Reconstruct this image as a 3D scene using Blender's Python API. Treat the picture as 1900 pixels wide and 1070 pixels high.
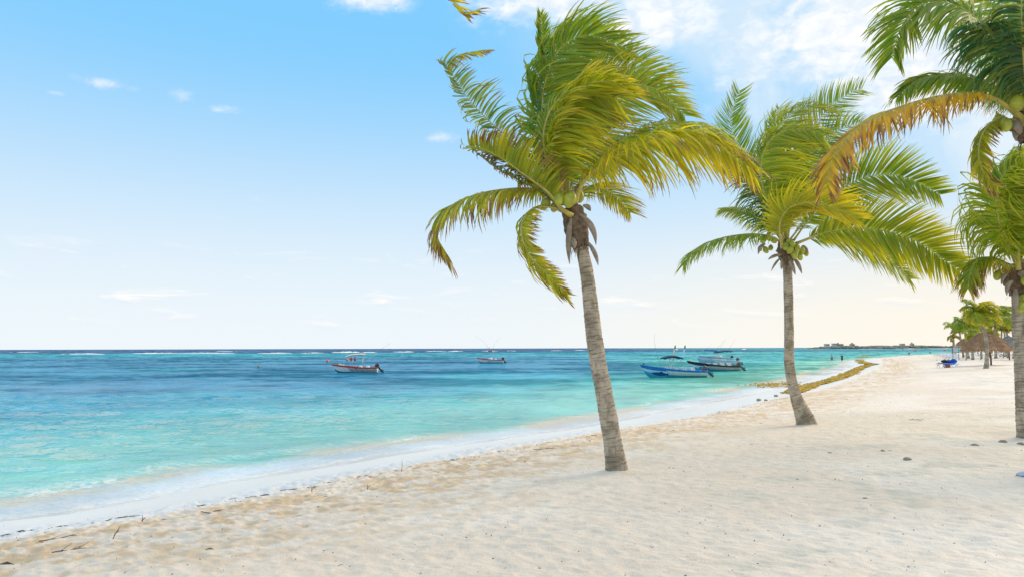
import bpy, math, random
import numpy as np
from mathutils import Vector, Matrix

R = math.radians
scene = bpy.context.scene
for o in list(bpy.data.objects):
    bpy.data.objects.remove(o)
col = scene.collection

# ------------------------------------------------------------------ camera
W_PX, H_PX, F_PX = 1900.0, 1070.0, 1900 * 24 / 36
CAM = Vector((0, 0, 2.9))
PITCH, ROLL = 4.98, -0.15
cam_d = bpy.data.cameras.new('camera')
cam_d.lens = 24
cam_d.sensor_width = 36
cam_d.clip_start = 0.1
cam_d.clip_end = 20000
cam = bpy.data.objects.new('camera', cam_d)
col.objects.link(cam)
CM = Matrix.Translation(CAM) @ Matrix.Rotation(R(90 + PITCH), 4, 'X') @ Matrix.Rotation(R(ROLL), 4, 'Z')
cam.matrix_world = CM
scene.camera = cam
scene.render.engine = 'CYCLES'
scene.cycles.use_denoising = True
scene.cycles.denoising_prefilter = 'NONE'
scene.cycles.max_bounces = 8
scene.cycles.transparent_max_bounces = 12
scene.view_settings.view_transform = 'Standard'
scene.view_settings.look = 'None'
scene.view_settings.gamma = 1
scene.view_settings.use_curve_mapping = False
scene.view_settings.exposure = 0.5

# ------------------------------------------------------------------ sun and sky
SUN_AZ, SUN_EL = 62, 24          # degrees right of the view axis, above the horizon
sd = Vector((math.sin(R(SUN_AZ)) * math.cos(R(SUN_EL)), math.cos(R(SUN_AZ)) * math.cos(R(SUN_EL)), math.sin(R(SUN_EL))))
sun_d = bpy.data.lights.new('sun', 'SUN')
sun_d.energy = 1.9
sun_d.angle = R(40)
sun_d.color = (1.0, 0.80, 0.56)
sun = bpy.data.objects.new('sun', sun_d)
col.objects.link(sun)
sun.rotation_euler = (-sd).to_track_quat('-Z', 'Y').to_euler()
sun.location = (60, 40, 40)

world = bpy.data.worlds.new('World')
scene.world = world
world.use_nodes = True


class NT:
    """small helper around a node tree"""
    def __init__(s, tree):
        s.t = tree
        s.t.nodes.clear()

    def n(s, kind, **kw):
        nd = s.t.nodes.new(kind)
        ins = kw.pop('ins', {})
        for k, v in kw.items():
            setattr(nd, k, v)
        for k, v in ins.items():
            s.put(nd, k, v)
        return nd

    def put(s, nd, k, v):
        sock = nd.inputs[k]
        if hasattr(v, 'is_output') or isinstance(v, bpy.types.NodeSocket):
            s.t.links.new(v, sock)
        elif isinstance(v, bpy.types.Node):
            s.t.links.new(v.outputs[0], sock)
        else:
            if sock.type == 'RGBA' and hasattr(v, '__len__') and len(v) == 3:
                v = (*v, 1)
            sock.default_value = v

    def math(s, op, a, b=None, c=None, clamp=False):
        nd = s.n('ShaderNodeMath', operation=op, use_clamp=clamp)
        s.put(nd, 0, a)
        if b is not None:
            s.put(nd, 1, b)
        if c is not None:
            s.put(nd, 2, c)
        return nd.outputs[0]

    def mix(s, f, a, b, blend='MIX'):
        nd = s.n('ShaderNodeMix', data_type='RGBA', blend_type=blend)
        s.put(nd, 0, f)
        s.put(nd, 6, a)
        s.put(nd, 7, b)
        return nd.outputs[2]

    def smooth(s, v, a, b, lo=0.0, hi=1.0):
        nd = s.n('ShaderNodeMapRange', interpolation_type='SMOOTHSTEP')
        s.put(nd, 0, v)
        for i, x in enumerate((a, b, lo, hi)):
            s.put(nd, i + 1, x)
        return nd.outputs[0]

    def noise(s, vec, scale, detail=4, rough=0.55, dist=0.0):
        nd = s.n('ShaderNodeTexNoise')
        if vec is not None:
            s.put(nd, 'Vector', vec)
        nd.inputs['Scale'].default_value = scale
        nd.inputs['Detail'].default_value = detail
        nd.inputs['Roughness'].default_value = rough
        nd.inputs['Distortion'].default_value = dist
        return nd.outputs[0]


def build_world():
    N = NT(world.node_tree)
    sky = N.n('ShaderNodeTexSky')
    sky.sky_type = 'NISHITA'
    sky.sun_disc = False
    sky.sun_elevation = R(SUN_EL)
    sky.sun_rotation = R(SUN_AZ)
    sky.altitude = 0
    sky.air_density = 1.0
    sky.dust_density = 0.6
    sky.ozone_density = 2.0
    tc = N.n('ShaderNodeTexCoord')
    sep = N.n('ShaderNodeSeparateXYZ', ins={0: tc.outputs['Generated']})
    x, y, z = sep.outputs
    el = N.math('ARCSINE', z)
    az = N.math('ARCTAN2', x, y)
    # thin bright haze in the lower sky, clear blue above, all round the horizon
    sunv = N.n('ShaderNodeVectorMath', operation='DOT_PRODUCT', ins={0: tc.outputs['Generated'], 1: tuple(sd)})
    glow = N.smooth(sunv.outputs['Value'], 0.70, 1.0)
    haze = N.math('POWER', N.smooth(el, 0.0, 0.47, 1.0, 0.0), 1.05)
    haze = N.math('MAXIMUM', haze, N.math('MULTIPLY', glow, 0.95))
    # thin veil of high cloud towards the sun
    veil = N.math('MULTIPLY', N.smooth(sunv.outputs['Value'], 0.45, 0.95), N.smooth(N.noise(tc.outputs['Generated'], 5.0, 4, 0.6, 0.6), 0.36, 0.62, 0.25, 1.0))
    haze = N.math('MAXIMUM', haze, N.math('MULTIPLY', veil, 0.9))
    warm = N.math('MULTIPLY', N.smooth(az, -0.2, 0.7), N.smooth(el, 0.02, 0.26, 1.0, 0.0))
    hz_col = N.mix(warm, (6.1, 6.6, 6.9), (7.3, 6.75, 5.8))
    hsv = N.n('ShaderNodeHueSaturation', ins={'Color': sky.outputs[0], 'Saturation': 1.2, 'Value': 1.0, 'Hue': 0.488})
    clear = N.mix(1.0, hsv.outputs[0], (1.35, 1.85, 1.95), 'MULTIPLY')
    clear = N.mix(1.0, clear, (1.7, 1.7, 1.7), 'MULTIPLY')
    clear = N.mix(1.0, clear, (1.6, 4.35, 7.05), 'DARKEN')
    base = N.mix(haze, clear, hz_col)
    # clouds: broken by noise, thicker towards the upper right of the bay and in the added cover overhead
    mp = N.n('ShaderNodeMapping', ins={'Vector': tc.outputs['Generated'], 'Scale': (1.0, 1.0, 1.7)})
    warp = N.noise(mp.outputs[0], 9.0, 4, 0.6, 0.5)
    fine = N.noise(mp.outputs[0], 34.0, 5, 0.62, 0.4)
    nn = N.math('ADD', N.math('MULTIPLY', warp, 0.9), N.math('MULTIPLY', fine, 0.8))
    nn = N.math('SUBTRACT', nn, 0.85)
    blobs = None
    BL = [  # azimuth / elevation px, radii px, weight
        (690, -8, 95, 32, 1.25), (1010, 5, 160, 48, 1.25), (1215, 25, 110, 70, 1.35), (1440, 90, 70, 60, 0.85),
        (1380, 70, 30, 22, 0.8), (1570, 50, 210, 100, 1.4), (1720, 150, 190, 90, 1.35), (1300, 20, 90, 60, 1.0), (1480, 130, 150, 50, 0.95), (1650, 40, 260, 60, 1.4), (1545, 125, 70, 22, 0.6),
        (200, 157, 46, 13, 0.95), (108, 174, 16, 6, 0.7), (335, 178, 28, 15, 0.9), (420, 203, 26, 9, 0.8),
        (816, 252, 34, 14, 1.0), (1420, 148, 36, 26, 0.9),
        (1250, -140, 500, 70, 1.1), (1980, 40, 150, 120, 1.0), (480, 370, 60, 8, 0.45)]
    for bx, by, rx, ry, wt in BL:
        d = (CM.to_3x3() @ Vector(((bx - 950) / F_PX, -(by - 535) / F_PX, -1))).normalized()
        a0, e0 = math.atan2(d.x, d.y), math.asin(d.z)
        ra, re = rx / F_PX * 1.0, ry / F_PX * 0.9
        da = N.math('MULTIPLY', N.math('SUBTRACT', az, a0), 1 / ra)
        de = N.math('MULTIPLY', N.math('SUBTRACT', el, e0), 1 / re)
        q = N.math('ADD', N.math('MULTIPLY', da, da), N.math('MULTIPLY', de, de))
        g = N.math('MULTIPLY', N.math('EXPONENT', N.math('MULTIPLY', q, -0.7)), wt)
        blobs = g if blobs is None else N.math('MAXIMUM', blobs, g)
    # more broken cloud overhead, out of view, added to whiten the skylight
    ov = N.math('MULTIPLY', N.smooth(el, 0.50, 0.72), 1.45)
    blobs = N.math('MAXIMUM', blobs, ov)
    dens = N.math('ADD', N.math('MULTIPLY', nn, 1.5), blobs)
    cloud = N.smooth(dens, 0.42, 1.45)
    # low faint bars of cumulus near the horizon
    cv2 = N.n('ShaderNodeCombineXYZ', ins={0: N.math('MULTIPLY', az, 9.0), 1: N.math('MULTIPLY', el, 48.0), 2: 0.0})
    low = N.noise(cv2.outputs[0], 1.0, 6, 0.58, 0.5)
    band = N.math('MULTIPLY', N.smooth(el, 0.015, 0.05), N.smooth(el, 0.10, 0.16, 1.0, 0.0))
    lowc = N.math('MULTIPLY', N.smooth(low, 0.55, 0.72), band)
    cv3 = N.n('ShaderNodeCombineXYZ', ins={0: N.math('MULTIPLY', az, 9.0), 1: N.math('ADD', N.math('MULTIPLY', el, 48.0), 0.28), 2: 0.0})
    low3 = N.noise(cv3.outputs[0], 1.0, 6, 0.58, 0.5)
    lows = N.math('MULTIPLY', N.smooth(low3, 0.56, 0.75), band)
    base = N.mix(N.math('MULTIPLY', lows, 0.6), base, (5.6, 6.2, 6.9))
    base = N.mix(N.math('MULTIPLY', lowc, 0.6), base, (8.0, 7.5, 7.1))
    shade = N.mix(N.smooth(fine, 0.35, 0.65), (6.3, 6.6, 7.0), (7.6, 7.5, 7.4))
    base = N.mix(N.math('MULTIPLY', cloud, 0.88), base, shade)
    bg = N.n('ShaderNodeBackground', ins={'Color': base, 'Strength': 0.1})
    out = N.n('ShaderNodeOutputWorld')
    N.t.links.new(bg.outputs[0], out.inputs[0])


build_world()
world.cycles.sampling_method = 'MANUAL'
world.cycles.sample_map_resolution = 512


# ------------------------------------------------------------------ helpers
CM3 = CM.to_3x3()


def ray(px, py):
    return CM3 @ Vector(((px - W_PX / 2) / F_PX, -(py - H_PX / 2) / F_PX, -1))


def P(px, py, d):
    """point seen at a pixel, d metres out along +Y"""
    r = ray(px, py)
    return CAM + r * (d / r.y)


def plane0(px, py, z=0.0):
    r = ray(px, py)
    return CAM + r * ((z - CAM.z) / r.z)


def hash2(ix, iy, seed):
    h = (ix.astype(np.int64) * 374761393 + iy.astype(np.int64) * 668265263 + seed * 1442695041) & 0xFFFFFFFF
    h = ((h ^ (h >> 13)) * 1274126177) & 0xFFFFFFFF
    h = ((h ^ (h >> 16)) * 2246822519) & 0xFFFFFFFF
    return ((h ^ (h >> 15)) & 0xFFFF).astype(np.float64) / 65535.0


def vnoise(x, y, seed=0):
    ix, iy = np.floor(x), np.floor(y)
    fx, fy = x - ix, y - iy
    fx, fy = fx * fx * fx * (fx * (fx * 6 - 15) + 10), fy * fy * fy * (fy * (fy * 6 - 15) + 10)
    a, b = hash2(ix, iy, seed), hash2(ix + 1, iy, seed)
    c, d = hash2(ix, iy + 1, seed), hash2(ix + 1, iy + 1, seed)
    return (a * (1 - fx) + b * fx) * (1 - fy) + (c * (1 - fx) + d * fx) * fy


def fbm(x, y, octv=4, seed=0, gain=0.5):
    s, a, t = 0.0, 1.0, 0.0
    for i in range(octv):
        c, sn = math.cos(1.1 * i), math.sin(1.1 * i)
        s = s + a * vnoise((c * x - sn * y) * 2 ** i, (sn * x + c * y) * 2 ** i, seed + i * 17)
        t += a
        a *= gain
    return s / t


def sstep(v, a, b):
    t = np.clip((v - a) / (b - a), 0, 1)
    return t * t * (3 - 2 * t)


# shoreline (water's edge) in metres, read off the picture on the sea plane
SHORE_PX = [(0, 967), (120, 953), (281, 925), (402, 899), (522, 880), (640, 861), (720, 846), (841, 829), (961, 810),
            (1042, 799), (1118, 787), (1240, 763), (1320, 747), (1400, 731), (1460, 716), (1510, 702), (1550, 691), (1580, 679), (1597, 667),
            (1690, 659), (1760, 656)]
SH = [(plane0(*p).x, plane0(*p).y) for p in SHORE_PX]
d0 = np.array(SH[0]) - np.array(SH[3])
d0 = d0 / np.linalg.norm(d0)
first = np.array(SH[0])
SH = [tuple(first + d0 * 3000), tuple(first + d0 * 60), tuple(first + d0 * 8)] + SH
SH += [(430, 600), (800, 1000), (1060, 1440), (860, 1500), (668, 1560), (700, 1640), (1100, 1900), (4000, 3200)]
SH = np.array(SH)
LAND = np.vstack([SH, [(9000, 3200), (9000, -9000), (-9000, -9000)]])


def sdist(x, y):
    """metres inland of the water's edge (negative out at sea)"""
    x = np.asarray(x, float)
    y = np.asarray(y, float)
    best = np.full(x.shape, 1e18)
    for i in range(len(SH) - 1):
        ax, ay = SH[i]
        bx, by = SH[i + 1]
        dx, dy = bx - ax, by - ay
        t = np.clip(((x - ax) * dx + (y - ay) * dy) / (dx * dx + dy * dy), 0, 1)
        best = np.minimum(best, (x - ax - t * dx) ** 2 + (y - ay - t * dy) ** 2)
    ins = np.zeros(x.shape, bool)
    n = len(LAND)
    for i in range(n):
        ax, ay = LAND[i]
        bx, by = LAND[(i + 1) % n]
        if ay == by:
            continue
        c = ((ay > y) != (by > y)) & (x < (bx - ax) * (y - ay) / (by - ay) + ax)
        ins ^= c
    return np.where(ins, 1, -1) * np.sqrt(best)


def profile(s, y):
    L = 9 + np.clip((y - 35) / 12, 0, 14)
    up = 1.3 * np.tanh(s / L)
    dn = -2.6 * np.tanh(-s * 1.3 / L / 2.6)
    return np.where(s > 0, up, dn)


def ground_z(x, y):
    x = np.atleast_1d(np.asarray(x, float))
    y = np.atleast_1d(np.asarray(y, float))
    s = sdist(x, y)
    z = profile(s, y) + sstep(s, 1, 8) * (fbm(x / 6, y / 6, 3, 5) - 0.5) * 0.16
    return z


def gz(x, y):
    return float(ground_z(x, y)[0])


def G(px, py):
    """where the ray through a pixel meets the sand"""
    r = ray(px, py)
    t = np.geomspace(3, 900, 4000)
    z = ground_z(CAM.x + r.x * t / r.y, CAM.y + t)
    h = CAM.z + r.z * t / r.y - z
    i = int(np.argmax(h < 0))
    if h[i] >= 0:
        i = len(t) - 1
    a = h[i - 1] / (h[i - 1] - h[i])
    d = t[i - 1] + a * (t[i] - t[i - 1])
    p = CAM + r * (d / r.y)
    return Vector((p.x, p.y, gz(p.x, p.y)))


def link(name, mesh, material=None, parent=None):
    o = bpy.data.objects.new(name, mesh)
    col.objects.link(o)
    if material is not None and mesh is not None and not mesh.materials:
        mesh.materials.append(material)
    if parent is not None:
        o.parent = parent
    return o


def np_mesh(name, verts, faces, smooth=True):
    me = bpy.data.meshes.new(name)
    verts = np.ascontiguousarray(verts, np.float32)
    faces = np.ascontiguousarray(faces, np.int32)
    k = faces.shape[1]
    me.vertices.add(len(verts))
    me.vertices.foreach_set('co', verts.ravel())
    me.loops.add(faces.size)
    me.loops.foreach_set('vertex_index', faces.ravel())
    me.polygons.add(len(faces))
    me.polygons.foreach_set('loop_start', np.arange(0, faces.size, k, dtype=np.int32))
    me.update(calc_edges=True)
    me.polygons.foreach_set('use_smooth', np.full(len(faces), smooth))
    return me


def set_color(me, name, rgb):
    at = me.color_attributes.new(name, 'FLOAT_COLOR', 'POINT')
    c = np.ones((len(me.vertices), 4), np.float32)
    c[:, :rgb.shape[1]] = rgb
    at.data.foreach_set('color', c.ravel())


def set_float(me, name, v):
    at = me.attributes.new(name, 'FLOAT', 'POINT')
    at.data.foreach_set('value', np.ascontiguousarray(v, np.float32))


class MB:
    """collects simple shapes into one mesh"""
    def __init__(s):
        s.v, s.f = [], []

    def poly(s, pts, faces):
        b = len(s.v)
        s.v += [tuple(p) for p in pts]
        s.f += [tuple(b + i for i in f) for f in faces]
        return s

    def box(s, c, size, rot=None, taper=1.0):
        hx, hy, hz = size[0] / 2, size[1] / 2, size[2] / 2
        pts = []
        for sz in (-1, 1):
            k = taper if sz > 0 else 1
            for sx, sy in ((-1, -1), (1, -1), (1, 1), (-1, 1)):
                p = Vector((sx * hx * k, sy * hy * k, sz * hz))
                if rot is not None:
                    p = rot @ p
                pts.append(p + Vector(c))
        return s.poly(pts, [(3, 2, 1, 0), (4, 5, 6, 7), (0, 1, 5, 4), (1, 2, 6, 5), (2, 3, 7, 6), (3, 0, 4, 7)])

    def tube(s, pts, rad, n=8, cap=True, flat=1.0, up=(0, 0, 1)):
        pts = [Vector(p) for p in pts]
        if not hasattr(rad, '__len__'):
            rad = [rad] * len(pts)
        b = len(s.v)
        prev = None
        for i, p in enumerate(pts):
            t = (pts[min(i + 1, len(pts) - 1)] - pts[max(i - 1, 0)]).normalized()
            if prev is None:
                u = Vector(up)
                u = u - t * u.dot(t)
                if u.length < 1e-3:
                    u = Vector((1, 0, 0)) - t * t.x
            else:
                u = prev - t * prev.dot(t)
            u.normalize()
            prev = u
            w = t.cross(u)
            for k in range(n):
                a = 2 * math.pi * k / n
                s.v.append(tuple(p + (u * math.sin(a) * flat + w * math.cos(a)) * rad[i]))
        for i in range(len(pts) - 1):
            for k in range(n):
                a, c = b + i * n + k, b + i * n + (k + 1) % n
                s.f.append((a, c, c + n, a + n))
        if cap:
            s.f.append(tuple(b + k for k in reversed(range(n))))
            s.f.append(tuple(b + (len(pts) - 1) * n + k for k in range(n)))
        return s

    def ball(s, c, r, nu=12, nv=8, lump=0.0, seed=0):
        rnd = random.Random(seed)
        if not hasattr(r, '__len__'):
            r = (r, r, r)
        b = len(s.v)
        c = Vector(c)
        s.v.append(tuple(c + Vector((0, 0, -r[2]))))
        for j in range(1, nv):
            th = math.pi * j / nv - math.pi / 2
            for i in range(nu):
                ph = 2 * math.pi * i / nu
                k = 1 + lump * rnd.uniform(-1, 1)
                s.v.append(tuple(c + Vector((r[0] * math.cos(th) * math.cos(ph) * k, r[1] * math.cos(th) * math.sin(ph) * k, r[2] * math.sin(th) * k))))
        s.v.append(tuple(c + Vector((0, 0, r[2]))))
        top = len(s.v) - 1
        for i in range(nu):
            s.f.append((b, b + 1 + (i + 1) % nu, b + 1 + i))
            s.f.append((top, top - nu + i, top - nu + (i + 1) % nu))
        for j in range(nv - 2):
            for i in range(nu):
                a, d = b + 1 + j * nu + i, b + 1 + j * nu + (i + 1) % nu
                s.f.append((a, d, d + nu, a + nu))
        return s

    def grid(s, rows):
        b = len(s.v)
        m = len(rows[0])
        for r in rows:
            s.v += [tuple(p) for p in r]
        for i in range(len(rows) - 1):
            for k in range(m - 1):
                a = b + i * m + k
                s.f.append((a, a + 1, a + m + 1, a + m))
        return s

    def mesh(s, name, smooth=False):
        me = bpy.data.meshes.new(name)
        me.from_pydata(s.v, [], s.f)
        me.update()
        if smooth:
            me.polygons.foreach_set('use_smooth', np.full(len(me.polygons), True))
        return me

    def build(s, name, material, parent=None, smooth=False):
        return link(name, s.mesh(name, smooth), material, parent)


def tag(o, label=None, cat=None, group=None, kind=None):
    if label:
        o['label'] = label
    if cat:
        o['category'] = cat
    if group:
        o['group'] = group
    if kind:
        o['kind'] = kind
    return o


def empty(name, loc, rz=0.0):
    o = bpy.data.objects.new(name, None)
    o.empty_display_size = 0.2
    col.objects.link(o)
    o.location = loc
    o.rotation_euler = (0, 0, rz)
    return o


MATS = {}


def mat(name, c, rough=0.5, var=0.15, scale=6.0, bump=0.0, spec=0.5, metal=0.0, trans=0.0):
    """plain procedural paint / plastic / cloth: colour with mottled wear"""
    if name in MATS:
        return MATS[name]
    m = bpy.data.materials.new(name)
    m.use_nodes = True
    N = NT(m.node_tree)
    tc = N.n('ShaderNodeTexCoord')
    n1 = N.noise(tc.outputs['Object'], scale, 5, 0.6)
    dark = tuple(v * (1 - var) for v in c)
    lite = tuple(min(1, v * (1 + var * 0.6)) for v in c)
    cc = N.mix(N.smooth(n1, 0.3, 0.7), dark, lite)
    b = N.n('ShaderNodeBsdfPrincipled', ins={'Base Color': cc, 'Roughness': rough, 'Metallic': metal, 'Specular IOR Level': spec})
    if bump:
        bp = N.n('ShaderNodeBump', ins={'Height': N.noise(tc.outputs['Object'], scale * 5, 4, 0.6), 'Strength': bump, 'Distance': 0.02})
        N.t.links.new(bp.outputs[0], b.inputs['Normal'])
    sh = b.outputs[0]
    if trans:
        t = N.n('ShaderNodeBsdfTranslucent', ins={'Color': cc})
        mx = N.n('ShaderNodeMixShader', ins={0: trans})
        N.t.links.new(sh, mx.inputs[1])
        N.t.links.new(t.outputs[0], mx.inputs[2])
        sh = mx.outputs[0]
    out = N.n('ShaderNodeOutputMaterial')
    N.t.links.new(sh, out.inputs[0])
    MATS[name] = m
    return m


# ------------------------------------------------------------------ beach
def sand_material():
    m = bpy.data.materials.new('sand')
    m.use_nodes = True
    N = NT(m.node_tree)
    geo = N.n('ShaderNodeNewGeometry')
    pos = geo.outputs['Position']
    cat = N.n('ShaderNodeAttribute', attribute_name='sandcol')     # broad colour of the sand
    wet = N.n('ShaderNodeAttribute', attribute_name='wet').outputs['Fac']
    dryf = N.math('SUBTRACT', 1.0, wet)
    mid = N.noise(pos, 3.2, 4, 0.65, 0.3)
    fine = N.noise(pos, 22.0, 4, 0.7)
    cc = cat.outputs['Color']
    cc = N.mix(N.math('MULTIPLY', N.math('MULTIPLY', N.smooth(mid, 0.48, 0.72), 0.22), dryf), cc, (0.62, 0.47, 0.34))
    cc = N.mix(N.math('MULTIPLY', N.math('MULTIPLY', N.smooth(fine, 0.54, 0.76), 0.24), dryf), cc, (0.46, 0.35, 0.26))
    vo = N.n('ShaderNodeTexVoronoi', ins={'Vector': pos, 'Scale': 9.0})
    spk = N.math('MULTIPLY', N.smooth(vo.outputs['Distance'], 0.05, 0.10, 1.0, 0.0), N.smooth(mid, 0.5, 0.62))
    cc = N.mix(N.math('MULTIPLY', N.math('MULTIPLY', spk, 0.35), dryf), cc, (0.22, 0.16, 0.11))
    rough = N.n('ShaderNodeMix', data_type='FLOAT', ins={0: wet, 2: 0.9, 3: 0.3})
    hsum = N.math('MULTIPLY', N.math('ADD', N.math('MULTIPLY', fine, 0.55), N.math('MULTIPLY', mid, 1.1)), dryf)
    bp = N.n('ShaderNodeBump', ins={'Height': hsum, 'Strength': 0.6, 'Distance': 0.045})
    b = N.n('ShaderNodeBsdfPrincipled', ins={'Base Color': cc, 'Roughness': rough.outputs[0], 'Specular IOR Level': 0.35})
    N.t.links.new(bp.outputs[0], b.inputs['Normal'])
    out = N.n('ShaderNodeOutputMaterial')
    N.t.links.new(b.outputs[0], out.inputs[0])
    return m


def sand_colour(x, y, s):
    C = lambda *c: np.array(c)[None, :]
    e = lambda a: a[:, None]
    edge = s + (fbm(x / 2, y / 2, 4, 201) - 0.5) * 0.7
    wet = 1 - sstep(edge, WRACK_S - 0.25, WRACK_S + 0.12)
    c = C(0.85, 0.725, 0.595) + (C(0.90, 0.80, 0.69) - C(0.85, 0.725, 0.595)) * e(sstep(fbm(x / 3, y / 3, 5, 203), 0.35, 0.65))
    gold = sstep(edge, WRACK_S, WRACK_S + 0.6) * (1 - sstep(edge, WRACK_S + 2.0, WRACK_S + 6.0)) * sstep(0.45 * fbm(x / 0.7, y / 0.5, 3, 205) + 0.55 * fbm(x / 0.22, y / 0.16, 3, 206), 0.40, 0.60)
    c = c + (C(0.70, 0.49, 0.27) - c) * e(gold * 0.8)  # golden sand, with the shade of the trampled hollows painted in
    st = sstep(fbm(x / 0.9, y / 0.55, 5, 207), 0.56, 0.70) * sstep(s, 9.5, 12) * sstep(x, 0.5, 2)
    c = c + (C(0.56, 0.56, 0.49) - c) * e(st * 0.45)
    w = C(0.80, 0.76, 0.71) + (C(0.87, 0.84, 0.81) - C(0.80, 0.76, 0.71)) * e(fbm(x, y / 1.5, 3, 209))  # wet sand: its sky sheen is painted in as a paler base
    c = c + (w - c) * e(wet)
    return np.clip(c, 0, 1), wet


def polar_grid(r, th, keep):
    """sheet of quads round the camera's foot, finer where it is near"""
    rr, tt = np.meshgrid(r, th, indexing='ij')
    x, y = rr * np.sin(tt), rr * np.cos(tt)
    nr, nt = rr.shape
    idx = np.arange(nr * nt).reshape(nr, nt)
    f = np.stack([idx[:-1, :-1], idx[:-1, 1:], idx[1:, 1:], idx[1:, :-1]], -1).reshape(-1, 4)[:, ::-1]
    x, y = x.ravel(), y.ravel()
    s = sdist(x, y)
    k = keep(s)
    f = f[k[f].any(axis=1)]
    used = np.unique(f)
    remap = np.zeros(nr * nt, np.int64)
    remap[used] = np.arange(len(used))
    dr = np.gradient(r)[:, None].repeat(nt, 1).ravel()
    return x[used], y[used], s[used], dr[used], remap[f]


def build_beach():
    r = np.concatenate([np.linspace(0.05, 3.9, 10), 1 / np.linspace(1 / 4.0, 1 / 75, 560), np.geomspace(80, 7000, 50)])
    th = np.concatenate([np.linspace(-180, -46, 46), np.linspace(-43, 43, 720), np.linspace(46, 180, 46)]) * math.pi / 180
    x, y, s, dr, f = polar_grid(r, th, lambda s: s > -45)
    z = ground_z(x, y)
    near = 1 - sstep(dr, 0.12, 0.5)
    damp = sstep(s, 1.6, 3.2)
    tramp = sstep(s, 2.2, 3.4) * (1 - 0.72 * sstep(s, 4.5, 8.5))
    # footprints and scuffs: rounded hollows with raised rims
    def dimples(sc, seed, rot):
        c, sn = math.cos(rot), math.sin(rot)
        u, v = (c * x - sn * y) / sc, (sn * x + c * y) / (sc * 0.6)
        iu, iv = np.floor(u), np.floor(v)
        best = np.full(x.shape, 9.0)
        for a in (-1, 0, 1):
            for b in (-1, 0, 1):
                ju, jv = iu + a, iv + b
                px = ju + 0.15 + 0.7 * hash2(ju, jv, seed)
                py = jv + 0.15 + 0.7 * hash2(ju, jv, seed + 9)
                rad = 0.35 + 0.65 * hash2(ju, jv, seed + 21)
                best = np.minimum(best, np.sqrt((u - px) ** 2 + (v - py) ** 2) / rad)
        return -np.exp(-(best / 0.42) ** 2) + 0.35 * np.exp(-((best - 0.75) / 0.25) ** 2)
    h = tramp * (0.042 * dimples(0.34, 3, 0.7) + 0.024 * dimples(0.19, 7, 0.4))
    h = h + damp * (0.014 * dimples(0.36, 13, 0.5) * sstep(fbm(x / 2.5, y / 2.5, 2, 77), 0.35, 0.7) + 0.030 * (fbm(x / 0.9, y / 0.9, 4, 31) - 0.5) + 0.006 * (fbm(x / 0.16, y / 0.16, 3, 41) - 0.5))
    # small scarp at the wrack line
    h = h + 0.03 * sstep(s + (fbm(x / 1.5, y / 1.5, 3, 51) - 0.5) * 0.8, 1.9, 2.35)
    z = z + h * near
    # the sand is heaped a little round the palm feet
    for bx, by in PALM_FEET:
        q = ((x - bx) ** 2 + (y - by) ** 2)
        z = z + 0.05 * np.exp(-q / 0.25 ** 2) * near
    me = np_mesh('beach', np.stack([x, y, z], -1), f)
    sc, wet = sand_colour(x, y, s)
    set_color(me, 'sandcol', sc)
    set_float(me, 'wet', wet)
    o = link('beach', me, sand_material())
    tag(o, kind='structure')
    return o


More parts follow.
